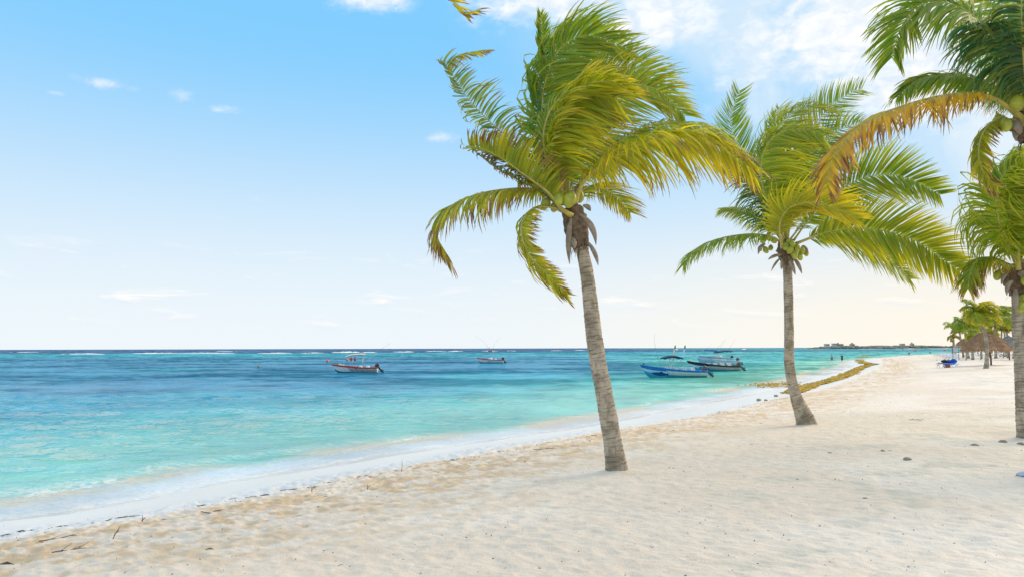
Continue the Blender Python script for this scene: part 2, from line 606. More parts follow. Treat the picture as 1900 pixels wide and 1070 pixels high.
# ------------------------------------------------------------------ sea
def water_material():
    m = bpy.data.materials.new('sea_water')
    m.use_nodes = True
    N = NT(m.node_tree)
    geo = N.n('ShaderNodeNewGeometry')
    pos = geo.outputs['Position']
    body = N.n('ShaderNodeAttribute', attribute_name='body')
    aux = N.n('ShaderNodeAttribute', attribute_name='aux')      # r: wind streaks, g: foam, b: distance blend
    sp = N.n('ShaderNodeSeparateColor', ins={0: aux.outputs['Color']})
    mp = N.n('ShaderNodeMapping', ins={'Vector': pos, 'Rotation': (0, 0, R(18)), 'Scale': (0.45, 1.0, 1.0)})
    v = mp.outputs[0]
    n0 = N.noise(v, 0.16, 2, 0.6, 0.4)
    n1 = N.noise(v, 0.7, 3, 0.6, 0.4)
    n2 = N.noise(v, 2.6, 3, 0.6, 0.3)
    n3 = N.noise(v, 9.0, 2, 0.6, 0.2)
    far = sp.outputs[2]
    h = N.math('ADD', N.math('MULTIPLY', n2, 0.15), N.math('MULTIPLY', n3, 0.035))
    h = N.math('ADD', h, N.math('MULTIPLY', N.math('MULTIPLY', n1, far), 0.38))
    h = N.math('ADD', h, N.math('MULTIPLY', N.math('MULTIPLY', n0, far), 0.7))
    bp = N.n('ShaderNodeBump', ins={'Height': h, 'Strength': 1.0, 'Distance': 0.7})
    foam = N.math('MULTIPLY', sp.outputs[1], N.smooth(N.noise(pos, 6.0, 4, 0.65, 0.6), 0.42, 0.58), clamp=True)
    cc = N.mix(foam, body.outputs['Color'], (0.86, 0.87, 0.86))
    df = N.n('ShaderNodeBsdfDiffuse', ins={'Color': cc, 'Normal': bp.outputs[0]})
    gl = N.n('ShaderNodeBsdfGlossy', ins={'Color': (1, 1, 1), 'Roughness': 0.10, 'Normal': bp.outputs[0]})
    fr = N.n('ShaderNodeFresnel', ins={'IOR': 1.33, 'Normal': bp.outputs[0]})
    cap = N.math('MULTIPLY_ADD', body.outputs['Alpha'], -0.46, 0.60)
    cap = N.math('MULTIPLY', cap, N.math('MULTIPLY_ADD', sp.outputs[0], 1.3, 0.35))
    soft = N.math('SUBTRACT', 1.0, N.math('EXPONENT', N.math('MULTIPLY', N.math('DIVIDE', fr.outputs[0], cap), -0.75)))
    fac = N.math('MULTIPLY', N.math('MULTIPLY', soft, cap), N.math('SUBTRACT', 1.0, N.math('MULTIPLY', foam, 0.8)))
    mx = N.n('ShaderNodeMixShader', ins={0: fac})
    N.t.links.new(df.outputs[0], mx.inputs[1])
    N.t.links.new(gl.outputs[0], mx.inputs[2])
    out = N.n('ShaderNodeOutputMaterial')
    N.t.links.new(mx.outputs[0], out.inputs[0])
    return m


def wave_height(x, y, s, dr):
    rnd = np.random.RandomState(4)
    h = np.zeros_like(x)
    depth = sstep(-s, 0.3, 14)
    wx = (fbm(x / 9, y / 9, 2, 61) - 0.5) * 2.0
    wy = (fbm(x / 9, y / 9, 2, 62) - 0.5) * 2.0
    turn = 26 * sstep(s, -30, -3)                 # crests swing round to follow the beach
    for i in range(22):
        lam = 0.38 * (2.3 / 0.38) ** (i / 21.0)
        a0 = -84 + rnd.uniform(-1, 1) * (17 - 7 * i / 21.0)
        a = np.radians(a0 + 0 * turn)
        kx, ky = math.cos(math.radians(a0)), math.sin(math.radians(a0))
        amp = 0.0175 * lam ** 0.6 * rnd.uniform(0.6, 1.3)
        ph = rnd.uniform(0, 6.28)
        q = (x * kx + y * ky + wx * 0.35 + wy * 0.2 - s * 0.25 * sstep(s, -40, -2)) * math.pi / lam + ph
        w = 1 - 2 * np.abs(np.sin(q)) ** 1.25 if i % 2 == 0 else np.sin(2 * q)
        # sets: each train of waves comes and goes
        env = 0.45 + 1.1 * vnoise(x / (lam * 5.0) + i * 7.1, y / (lam * 2.0) - i * 3.3, 400 + i)
        h += amp * w * env * (1 - sstep(dr, lam * 0.22, lam * 0.5))
    h *= 0.18 + 0.82 * depth
    h *= sstep(-s, -0.3, 3.0)
    # low shore breakers that run along the beach
    q = fbm(x / 14, y / 14, 3, 71)
    q2 = fbm(x / 5, y / 5, 2, 73)
    u = -s - 3.4 - (q - 0.5) * 3.0 - (q2 - 0.5) * 1.0
    h += 0.13 * np.exp(-(u / np.where(u > 0, 1.1, 0.4)) ** 2) * sstep(fbm(x / 11, y / 11, 2, 79), 0.34, 0.6)
    # low swell in long lines that bend with the shore
    for lam, sd_, A in ((4.3, 1, 0.095), (2.4, 2, 0.07)):
        ph = (-s * 0.8 - y * 0.25 + (fbm(x / 18, y / 18, 3, 300 + sd_) - 0.5) * 9.0) / lam
        crest = (1 - np.abs(np.sin(math.pi * ph))) ** 1.6
        env = sstep(vnoise(x / 9 + sd_, y / 6, 310 + sd_), 0.15, 0.75)
        h += A * crest * env * sstep(-s, 3.5, 7) * (1 - sstep(dr, lam * 0.2, lam * 0.5))
    return h


def build_sea():
    r = np.concatenate([1 / np.linspace(1 / 8.0, 1 / 330, 760), np.geomspace(340, 14000, 90)])
    th = np.concatenate([np.linspace(-150, -44, 60), np.linspace(-42, 42, 900), np.linspace(44, 75, 12)]) * math.pi / 180
    x, y, s, dr, f = polar_grid(r, th, lambda s: s < 1.2)
    h = wave_height(x, y, s, dr)
    z = h + (fbm(x / 1.3, y / 1.3, 3, 127) - 0.42) * 0.10 * sstep(s, -1.2, 0.0)
    # ---- what the water looks like by depth and by what lies on the bed
    C = lambda *c: np.array(c)[None, :]
    e = lambda a: a[:, None]
    wob = (fbm(x / 6, y / 6, 4, 81) - 0.5) * 5
    off = -s + wob * (0.2 + 0.8 * sstep(-s, 4, 20))
    sand_c, green, turq = C(0.66, 0.70, 0.73), C(0.17, 0.55, 0.43), C(0.06, 0.45, 0.45)
    lagoon, weed, band, deep = C(0.02, 0.31, 0.42), C(0.012, 0.19, 0.345), C(0.01, 0.33, 0.42), C(0.0, 0.10, 0.24)
    c = C(0.80, 0.76, 0.71) + (sand_c - C(0.80, 0.76, 0.71)) * e(sstep(off, 0.0, 1.2))
    rim = np.exp(-((s + 0.05) / 0.16) ** 2)
    c = c + (C(0.68, 0.56, 0.42) - c) * e(rim * 0.55)
    c = c + (green - c) * e(sstep(off, 1.0, 2.8))
    c = c + (turq - c) * e(sstep(off, 7, 16))
    c = c + (lagoon - c) * e(sstep(off, 13, 24) * (1 - 0.9 * sstep(x - 0.10 * y, -2, 6 + 0.10 * y)))
    # seagrass beds off to the left
    patch = fbm(x / 22, y / 30, 4, 91)
    bound = 1 - sstep(x - 0.05 * y + (fbm(x / 20, y / 30, 3, 95) - 0.5) * 26, -4, 8 + 0.10 * y)
    bed = sstep(off, 11, 28) * bound * sstep(patch + 0.24 * sstep(off, 18, 60), 0.40, 0.60) * (1 - sstep(y, 215, 285))
    c = c + (weed - c) * e(bed * 0.85)
    # small darker clumps further along
    clump = sstep(fbm(x / 9, y / 14, 3, 97), 0.60, 0.72) * sstep(off, 18, 40) * (1 - sstep(y, 230, 300))
    c = c + (C(0.005, 0.16, 0.30) - c) * e(clump * 0.55)
    bandm = sstep(y, 215, 290) * (1 - sstep(x - 0.22 * y, -20, 60)) 
    c = c + (band - c) * e(bandm)
    reef = 455 + (fbm(x / 120, y * 0, 2, 99) - 0.5) * 60
    past = sstep(y - reef, -12, 45)
    dmix = past * (0.35 + 0.65 * (1 - sstep(x - 0.1 * y, -100, 500)))
    c = c + (deep - c) * e(dmix)
    # light and dark wave faces and wind streaks painted into the water colour
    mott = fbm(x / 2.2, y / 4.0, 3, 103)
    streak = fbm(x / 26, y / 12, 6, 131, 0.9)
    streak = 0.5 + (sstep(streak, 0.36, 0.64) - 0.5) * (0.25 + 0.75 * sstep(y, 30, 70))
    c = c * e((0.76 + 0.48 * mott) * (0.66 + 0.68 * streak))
    # sand stirred up by the breakers
    q = fbm(x / 14, y / 14, 3, 71)
    q2 = fbm(x / 5, y / 5, 2, 73)
    u = -s - 2.3 - (q - 0.5) * 3.0 - (q2 - 0.5) * 1.0
    stir = np.exp(-(u / 0.65) ** 2) * sstep(fbm(x / 4, y / 4, 3, 107), 0.30, 0.52)
    c = c + (C(0.70, 0.55, 0.35) - c) * e(stir * 0.95)
    # lace of foam on the wash and at the lip of the breakers
    lip = np.exp(-((u - 0.45) / 0.28) ** 2) * sstep(fbm(x / 3, y / 3, 3, 113), 0.50, 0.66) * 0.8
    wash = np.exp(-((-s - 0.25 - (fbm(x / 1.2, y / 1.2, 3, 117) - 0.5) * 1.1) / 0.12) ** 2) * 0.6
    wash2 = np.exp(-((-s - 1.7 - (fbm(x / 2.4, y / 2.4, 3, 119) - 0.5) * 2.2) / 0.16) ** 2) * 0.3
    flat = sstep(x, 20, 30) * (1 - sstep(y, 150, 190)) * sstep(s, -9, -1) * sstep(fbm(x / 3.5, y / 8, 3, 121), 0.40, 0.6) * 0.85
    foam = np.clip(lip + wash + wash2 + flat, 0, 1)
    far = sstep(dr, 0.08, 0.4)
    me = np_mesh('sea', np.stack([x, y, z], -1), f)
    # open water further out is rougher: less of the low sky is mirrored
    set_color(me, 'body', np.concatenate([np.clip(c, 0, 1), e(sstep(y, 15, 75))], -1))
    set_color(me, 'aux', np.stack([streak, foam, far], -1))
    o = link('sea', me, water_material())
    tag(o, kind='structure')
    return o


_w = [G(*p) for p in ((120, 979.5), (402, 935), (640, 894), (841, 855), (1042, 819))]
WRACK_S = float(np.mean(sdist([p.x for p in _w], [p.y for p in _w])))
print('wrack line', WRACK_S)
PALM1 = G(1146, 878)
PALM2 = G(1497, 790)
PALM3 = G(1908, 817)
PALM4 = Vector((8.15, 9.6, 0))
PALM4.z = gz(PALM4.x, PALM4.y)
PALM5 = Vector((-3.9, 3.2, 0))
PALM5.z = gz(PALM5.x, PALM5.y)
PALM_FEET = [(p.x, p.y) for p in (PALM1, PALM2, PALM3, PALM4, PALM5)]
build_beach()
build_sea()


# ------------------------------------------------------------------ surf on the reef
def build_surf():
    rnd = random.Random(8)
    m = mat('surf', (0.88, 0.90, 0.90), 0.8, 0.08, 0.5)
    b = MB()
    for x0, x1, py, hgt in [(115, 190, 655.5, .9), (245, 330, 654, 1.0), (330, 435, 653.8, .8), (478, 540, 654, .8), (560, 600, 653.5, .7),
                            (615, 668, 652.4, 1.5), (668, 700, 652.8, .9), (728, 768, 651.6, 1.2), (788, 830, 650.8, .8), (830, 860, 650.4, 1.0),
                            (892, 925, 649.8, .8), (940, 957, 649.6, .9), (1020, 1050, 649.2, .7), (1064, 1096, 648.6, .8), (1250, 1258, 647.2, 1.6), (1378, 1384, 646.5, 1.4),
                            (20, 70, 652.0, .6), (400, 440, 650.5, .7), (840, 850, 649, .5), (1590, 1640, 644.8, .9), (1660, 1700, 644.9, .9), (1720, 1760, 645.0, .9)]:
        n = max(6, int((x1 - x0) / 3))
        rows = []
        for i in range(n + 1):
            t = i / n
            p = plane0(x0 + (x1 - x0) * t, py + 0.9 + math.sin(t * 5 + x0) * 0.25)
            if p.y > 1300:
                p = p * (1300 / p.y)
            w = math.sin(math.pi * min(1, max(0, t))) ** 0.5
            hh = 0.65 * hgt * w * rnd.uniform(0.45, 1.0)
            dz = 3 + 6 * w
            rows.append([(p.x, p.y - dz, -0.15), (p.x + rnd.uniform(-.5, .5), p.y - dz * 0.5, hh * 0.55), (p.x, p.y, hh), (p.x, p.y + dz * 0.6, hh * 0.6), (p.x, p.y + dz * 1.6, -0.15)])
        b.grid(rows)
    o = b.build('reef_surf', m, None, True)
    tag(o, 'white water breaking in a broken line along the reef', 'surf', kind='stuff')


build_surf()
# ------------------------------------------------------------------ palms
def leaf_material():
    m = bpy.data.materials.new('palm_leaf')
    m.use_nodes = True
    N = NT(m.node_tree)
    at = N.n('ShaderNodeAttribute', attribute_name='leafcol')
    c = at.outputs['Color']
    b = N.n('ShaderNodeBsdfPrincipled', ins={'Base Color': c, 'Roughness': 0.38, 'Specular IOR Level': 0.45})
    tc = N.mix(1.0, c, (1.35, 1.25, 0.7), 'MULTIPLY')
    t = N.n('ShaderNodeBsdfTranslucent', ins={'Color': tc})
    mx = N.n('ShaderNodeMixShader', ins={0: 0.48})
    N.t.links.new(b.outputs[0], mx.inputs[1])
    N.t.links.new(t.outputs[0], mx.inputs[2])
    out = N.n('ShaderNodeOutputMaterial')
    N.t.links.new(mx.outputs[0], out.inputs[0])
    return m


def trunk_material():
    m = bpy.data.materials.new('palm_trunk')
    m.use_nodes = True
    N = NT(m.node_tree)
    tc = N.n('ShaderNodeTexCoord')
    o = tc.outputs['Object']
    ring = N.n('ShaderNodeAttribute', attribute_name='ring').outputs['Fac']
    mp = N.n('ShaderNodeMapping', ins={'Vector': o, 'Scale': (9, 9, 1.6)})
    streak = N.noise(mp.outputs[0], 3.0, 5, 0.65, 0.2)
    mott = N.noise(o, 3.4, 5, 0.65, 0.5)
    fine = N.noise(o, 60.0, 4, 0.7)
    c = N.mix(N.smooth(mott, 0.38, 0.62), (0.29, 0.235, 0.165), (0.56, 0.46, 0.35))
    c = N.mix(N.math('MULTIPLY', N.smooth(streak, 0.52, 0.72), 0.55), c, (0.17, 0.12, 0.085))
    c = N.mix(N.math('MULTIPLY', N.smooth(fine, 0.55, 0.75), 0.4), c, (0.55, 0.50, 0.44))
    c = N.mix(N.math('MULTIPLY', N.smooth(ring, 0.35, 1.0), 0.6), c, (0.11, 0.085, 0.065))
    h = N.math('ADD', N.math('MULTIPLY', streak, 0.6), N.math('MULTIPLY', fine, 0.4))
    bp = N.n('ShaderNodeBump', ins={'Height': h, 'Strength': 0.7, 'Distance': 0.02})
    b = N.n('ShaderNodeBsdfPrincipled', ins={'Base Color': c, 'Roughness': 0.85, 'Specular IOR Level': 0.25})
    N.t.links.new(bp.outputs[0], b.inputs['Normal'])
    out = N.n('ShaderNodeOutputMaterial')
    N.t.links.new(b.outputs[0], out.inputs[0])
    return m


LEAF = leaf_material()
TRUNK = trunk_material()
RIB = mat('palm_midrib', (0.50, 0.43, 0.10), 0.42, 0.25, 8)
RIB_DRY = mat('palm_midrib_dry', (0.30, 0.20, 0.10), 0.6, 0.3, 8)
NUT = mat('coconut_husk', (0.40, 0.43, 0.045), 0.38, 0.28, 7)
HUSK = mat('palm_fibre', (0.20, 0.135, 0.085), 0.9, 0.45, 14, bump=0.8)
BRACT = mat('dry_bract', (0.36, 0.285, 0.215), 0.75, 0.3, 9, bump=0.4)


def spline(pts, n):
    pts = np.array(pts, float)
    d = np.r_[0, np.cumsum(np.linalg.norm(np.diff(pts, axis=0), axis=1))]
    q = np.vstack([2 * pts[0] - pts[1], pts, 2 * pts[-1] - pts[-2]])
    t = np.linspace(0, d[-1], n)
    i = np.clip(np.searchsorted(d, t, 'right') - 1, 0, len(pts) - 2)
    u = ((t - d[i]) / np.maximum(d[i + 1] - d[i], 1e-9))[:, None]
    p0, p1, p2, p3 = q[i], q[i + 1], q[i + 2], q[i + 3]
    return 0.5 * (2 * p1 + (p2 - p0) * u + (2 * p0 - 5 * p1 + 4 * p2 - p3) * u ** 2 + (3 * p1 - p0 - 3 * p2 + p3) * u ** 3)


def nrm(a):
    return a / np.maximum(np.linalg.norm(a, axis=-1, keepdims=True), 1e-9)


GREEN, YELLOW, BROWN = np.array((0.165, 0.315, 0.022)), np.array((0.80, 0.67, 0.03)), np.array((0.26, 0.14, 0.07))


def frond(parent, origin, pts, L=0.75, F=(0.3, 0, -1), k=0.85, yel=0.3, brn=0.15, n=105, seed=0, start=0.14, width=0.032,
          seg=6, rib=0.026, sides=(1, 1), spread=1.0, dry=False, green=None, tipk=0.5, face=None, ycol=None):
    """one palm leaf: a curved midrib with two rows of leaflets bent by wind (F) and weight"""
    rnd = np.random.RandomState(seed)
    n = int(n * 1.25)
    c = spline(pts, 64)
    T = nrm(np.gradient(c, axis=0))
    Fv = np.array(F, float)
    Fv = Fv / np.linalg.norm(Fv)
    U = np.zeros_like(c)
    up = np.array((0.0, 0.0, 1.0)) - 0.5 * Fv + np.array((0, -0.25, 0)) if face is None else np.array(face, float)
    YC = YELLOW if ycol is None else np.array(ycol)
    u = up - T[0] * up.dot(T[0])
    for i in range(len(c)):
        u = u - T[i] * u.dot(T[i])
        u = u / max(np.linalg.norm(u), 1e-6)
        U[i] = u
    B = np.cross(T, U)
    arc = np.r_[0, np.cumsum(np.linalg.norm(np.diff(c, axis=0), axis=1))]
    arc /= arc[-1]
    V, FC, CC = [], [], []
    base = 0
    g0 = GREEN if green is None else np.array(green)
    for side, lens in ((-1, sides[0]), (1, sides[1])):
        if lens <= 0:
            continue
        t = np.sort(np.clip(np.linspace(start, 0.995, n) + rnd.normal(0, 0.0035, n), start, 0.999))
        a = (t - start) / (1 - start)
        ip = lambda arr: np.stack([np.interp(t, arc, arr[:, j]) for j in range(3)], -1)
        p, tt, uu, bb = ip(c), nrm(ip(T)), nrm(ip(U)), nrm(ip(B))
        ln = L * lens * (0.45 + 0.55 * sstep(a, 0, 0.28)) * (1 - (1 - tipk) * sstep(a, 0.55, 1.0)) * rnd.uniform(0.82, 1.08, n)
        ln *= np.where(rnd.rand(n) < 0.09, rnd.uniform(0.2, 0.7, n), 1) * (0.86 + 0.28 * np.interp(a * 11, np.arange(12), rnd.rand(12)))
        d = nrm(tt * (0.40 + 0.45 * a)[:, None] + side * bb * spread * rnd.uniform(0.75, 1.1, n)[:, None] + uu * rnd.uniform(0.0, 0.35, n)[:, None])
        ff = nrm(Fv + rnd.normal(0, 0.10, (n, 3)) + tt * 0.22)
        kn = rnd.normal(0, 0.20, (16, 3))
        ff = nrm(ff + np.stack([np.interp(a * 15, np.arange(16), kn[:, j]) for j in range(3)], -1))
        kk = (k * rnd.uniform(0.82, 1.12, n) * (1 - 0.30 * a))[:, None]
        s = np.linspace(0, 1, seg + 1)
        pos = p.copy()
        rows, dirs = [pos], [d]
        for j in range(seg):
            w = np.clip(kk * (0.28 + 0.95 * (s[j] + 0.5 / seg)), 0, 0.97)
            dj = nrm(d * (1 - w) + ff * w)
            pos = pos + dj * (ln / seg)[:, None]
            rows.append(pos)
            dirs.append(dj)
        rows, dirs = np.stack(rows, 1), np.stack(dirs, 1)            # n, seg+1, 3
        tw = (tt + rnd.normal(0, 0.22, (n, 3)))[:, None, :]
        wv = nrm(tw - dirs * (tw * dirs).sum(-1, keepdims=True))
        prof = np.interp(s, [0, 0.12, 0.45, 0.8, 1], [0.45, 1.0, 0.92, 0.5, 0.06])
        wid = width * 0.5 * (0.55 + 0.45 * np.sqrt(np.clip(ln / L, 0, 1)))[:, None] * prof[None, :]
        off = wv * wid[..., None]
        v = np.stack([rows - off, rows + off], 2)                    # n, seg+1, 2, 3
        V.append(v.reshape(-1, 3))
        m = 2 * (seg + 1)
        fi = np.arange(seg)
        q = np.stack([2 * fi, 2 * fi + 1, 2 * fi + 3, 2 * fi + 2], -1)
        FC.append((q[None] + (np.arange(n) * m)[:, None, None]).reshape(-1, 4) + base)
        base += n * m
        # ripe yellow spreads along the leaflet, its end dries brown
        y0 = np.clip(yel + rnd.normal(0, 0.14, n) + 0.25 * (a - 0.4) * yel, 0, 1)[:, None]
        yv = np.clip(y0 * (0.55 + 0.9 * s[None, :]), 0, 1)
        b0 = np.clip(1.08 - brn * rnd.uniform(0.3, 1.7, n) - brn * 0.5 * sstep(a, 0.6, 1.0), -0.2, 1.1)[:, None]
        bv = np.clip((s[None, :] - b0) / 0.16, 0, 1)
        cl = g0 * rnd.uniform(0.72, 1.28, n)[:, None, None] * (1 - yv[..., None]) + YC * rnd.uniform(0.75, 1.15, n)[:, None, None] * yv[..., None]
        cl = cl * (1 - bv[..., None]) + BROWN * rnd.uniform(0.6, 1.5, n)[:, None, None] * bv[..., None]
        CC.append(np.repeat(cl[:, :, None, :], 2, 2).reshape(-1, 3))
    me = np_mesh('frond', np.vstack(V) - np.array(origin), np.vstack(FC))
    set_color(me, 'leafcol', np.vstack(CC))
    o = link('frond', me, LEAF, parent)
    rb = MB()
    rad = np.interp(arc, [0, 0.06, 0.2, 0.6, 1], [rib * 1.9, rib * 1.25, rib * 0.85, rib * 0.45, rib * 0.14])
    idx = list(range(0, 64, 3)) + ([63] if 63 % 3 else [])
    rb.tube([tuple(c[i] - np.array(origin)) for i in idx], [rad[i] for i in idx], 7, True, 0.7)
    rb.build('midrib', RIB_DRY if dry else RIB, o, True)
    return o


def trunk(parent, pts, rad, seed=0, n=22, ring=0.055):
    rnd = np.random.RandomState(seed)
    base = np.array(pts[0], float)
    length = float(np.sum(np.linalg.norm(np.diff(np.array(pts), axis=0), axis=1)))
    m = max(24, int(length / ring * 4))
    c = spline(pts, m)
    kr = np.linspace(0, 1, len(rad))
    arc = np.r_[0, np.cumsum(np.linalg.norm(np.diff(c, axis=0), axis=1))]
    pa = np.r_[0, np.cumsum(np.linalg.norm(np.diff(np.array(pts, float), axis=0), axis=1))]
    r = np.interp(arc, pa, rad)
    T = nrm(np.gradient(c, axis=0))
    X = nrm(np.cross(T, np.array((0, 1.0, 0.05))))
    Y = np.cross(T, X)
    ang = np.arange(n) / n * 2 * math.pi
    ph = arc / ring + (fbm(arc * 3, arc * 0, 2, seed) - 0.5) * 2.2
    phv = ph[:, None] + 0.30 * np.sin(ang[None, :] + 1.3 * np.floor(ph)[:, None])
    fr = phv - np.floor(phv)
    saw = np.where(fr < 0.82, fr / 0.82, (1 - fr) / 0.18)
    lump = fbm(ang[None, :] * 1.2 + arc[:, None] * 0, arc[:, None] * 4 + ang[None, :] * 0, 3, seed + 5) - 0.5
    rr = r[:, None] * (1 + 0.065 * saw + 0.15 * lump)
    v = c[:, None, :] + (np.cos(ang)[None, :, None] * X[:, None, :] + np.sin(ang)[None, :, None] * Y[:, None, :]) * rr[..., None]
    idx = np.arange(m * n).reshape(m, n)
    f = np.stack([idx[:-1], np.roll(idx, -1, 1)[:-1], np.roll(idx, -1, 1)[1:], idx[1:]], -1).reshape(-1, 4)
    me = np_mesh('trunk', v.reshape(-1, 3) - base, f)
    set_float(me, 'ring', np.where(fr > 0.78, 1.0, np.where(fr < 0.10, 0.5, 0.0)).ravel())
    return link('trunk', me, TRUNK, parent)


def coconut(parent, origin, c, r=0.1, axis=(0, 0, 1), seed=0):
    rnd = random.Random(seed)
    b = MB()
    b.ball((0, 0, 0), (r * 0.86, r * 0.86, r * 1.15), 16, 12)
    # three shallow ridges and a blunt lower end
    vv = []
    for x, y, z in b.v:
        a = math.atan2(y, x)
        k = 1 + 0.05 * math.cos(3 * a) * (1 - abs(z) / (1.2 * r))
        t = z / (1.15 * r)
        k *= 1 + 0.10 * (t if t < 0 else t * 0.6)
        vv.append((x * k, y * k, z))
    b.v = vv
    o = b.build('coconut', NUT, parent, True)
    o.location = Vector(c) - Vector(origin)
    o.rotation_euler = (rnd.uniform(-.5, .5), rnd.uniform(-.5, .5), rnd.uniform(0, 6))
    cap = MB()
    cap.ball((0, 0, r * 1.06), (r * 0.42, r * 0.42, r * 0.22), 10, 6)
    cap.tube([(0, 0, r * 1.1), (r * 0.1, 0, r * 1.7)], [r * 0.16, r * 0.1], 6)
    cap.build('stalk', mat('nut_stalk', (0.34, 0.30, 0.08), 0.6, 0.3), o, True)
    return o


def bract(parent, origin, p0, p1, w=0.05, bend=(0, 0, 0), seed=0, name='dried_bract'):
    """dry boat-shaped sheath that hangs under the crown"""
    p0, p1 = Vector(p0) - Vector(origin), Vector(p1) - Vector(origin)
    mid = (p0 + p1) / 2 + Vector(bend)
    rows_n = 9
    ax = (p1 - p0).normalized()
    sd = ax.cross(Vector((0, 1, 0.2)))
    sd = sd.normalized() if sd.length > 1e-3 else Vector((1, 0, 0))
    nn = sd.cross(ax).normalized()
    out_r, in_r = [], []
    for i in range(rows_n):
        t = i / (rows_n - 1)
        c = p0 * (1 - t) ** 2 + mid * 2 * t * (1 - t) + p1 * t * t
        ww = w * max(0.08, math.sin(math.pi * min(1, 0.12 + 0.88 * t)) ** 0.8)
        out_r.append([c + sd * ww * s + nn * ww * (0.75 * (s * s)) for s in (-1, -0.6, 0, 0.6, 1)])
        in_r.append([c + sd * ww * s * 0.9 + nn * (ww * 0.75 * s * s - 0.006) for s in (1, 0.6, 0, -0.6, -1)])
    b = MB()
    ring = [a + d for a, d in zip(out_r, in_r)]
    ring = [r + [r[0]] for r in ring]
    b.grid(ring)
    return b.build(name, BRACT, parent, True)


def crown_fibre(parent, origin, p0, p1, r0, r1, seed=0, strips=34):
    """brown matted fibre and frayed old leaf bases round the neck"""
    rnd = random.Random(seed)
    p0, p1 = Vector(p0) - Vector(origin), Vector(p1) - Vector(origin)
    b = MB()
    n, m = 16, 12
    ax = (p1 - p0).normalized()
    X = ax.cross(Vector((0, 1, 0))).normalized()
    Y = ax.cross(X)
    rows = []
    for j in range(m + 1):
        t = j / m
        r = r0 + (r1 - r0) * t
        r *= 0.75 + 0.35 * math.sin(math.pi * min(1, t * 0.9 + 0.12))
        row = []
        for i in range(n):
            a = 2 * math.pi * i / n
            q = r * (1 + 0.22 * math.sin(5 * a + 7 * t) * rnd.uniform(0.3, 1) + rnd.uniform(-0.1, 0.1))
            row.append(p0.lerp(p1, t) + (X * math.cos(a) + Y * math.sin(a)) * q)
        rows.append(row + [row[0]])
    b.grid(rows)
    for i in range(strips):
        a = rnd.uniform(0, 6.28)
        t = rnd.uniform(0.0, 0.8)
        o = X * math.cos(a) + Y * math.sin(a)
        q = p0.lerp(p1, t) + o * (r0 * 0.9)
        ln = rnd.uniform(0.08, 0.26)
        sd = ax.cross(o).normalized() * rnd.uniform(0.004, 0.016)
        e1 = q + o * rnd.uniform(0.02, 0.07) - Vector((0, 0, ln * 0.5))
        e2 = e1 + o * rnd.uniform(-0.02, 0.05) - Vector((0, 0, ln * 0.5))
        b.grid([[q - sd, q + sd], [e1 - sd, e1 + sd], [e2 - sd * 0.2, e2 + sd * 0.2]])
    return b.build('crown_fibre', HUSK, parent, True)


def px_path(pp, d0, dd):
    """picture points with depth: d0 at the crown, offsets dd at the listed points"""
    n = len(pp)
    off = np.interp(np.linspace(0, 1, n), np.linspace(0, 1, len(dd)), dd)
    return [tuple(P(x, y, d0 + o)) for (x, y), o in zip(pp, off)]


def px_trunk(parent, pp, d0, d1, seed):
    pts, rad = [], []
    n = len(pp)
    for i, (x, y, w) in enumerate(pp):
        d = d0 + (d1 - d0) * i / (n - 1)
        pts.append(tuple(P(x, y, d)))
        rad.append(w / 2 * 0.94 * d / F_PX)
    pts[0] = (pts[0][0], pts[0][1], pts[0][2] - 0.12)
    return trunk(parent, pts, rad, seed)


TEAL = (0.065, 0.20, 0.075)  # bluish leaf green, blue sky reflection painted into the colour


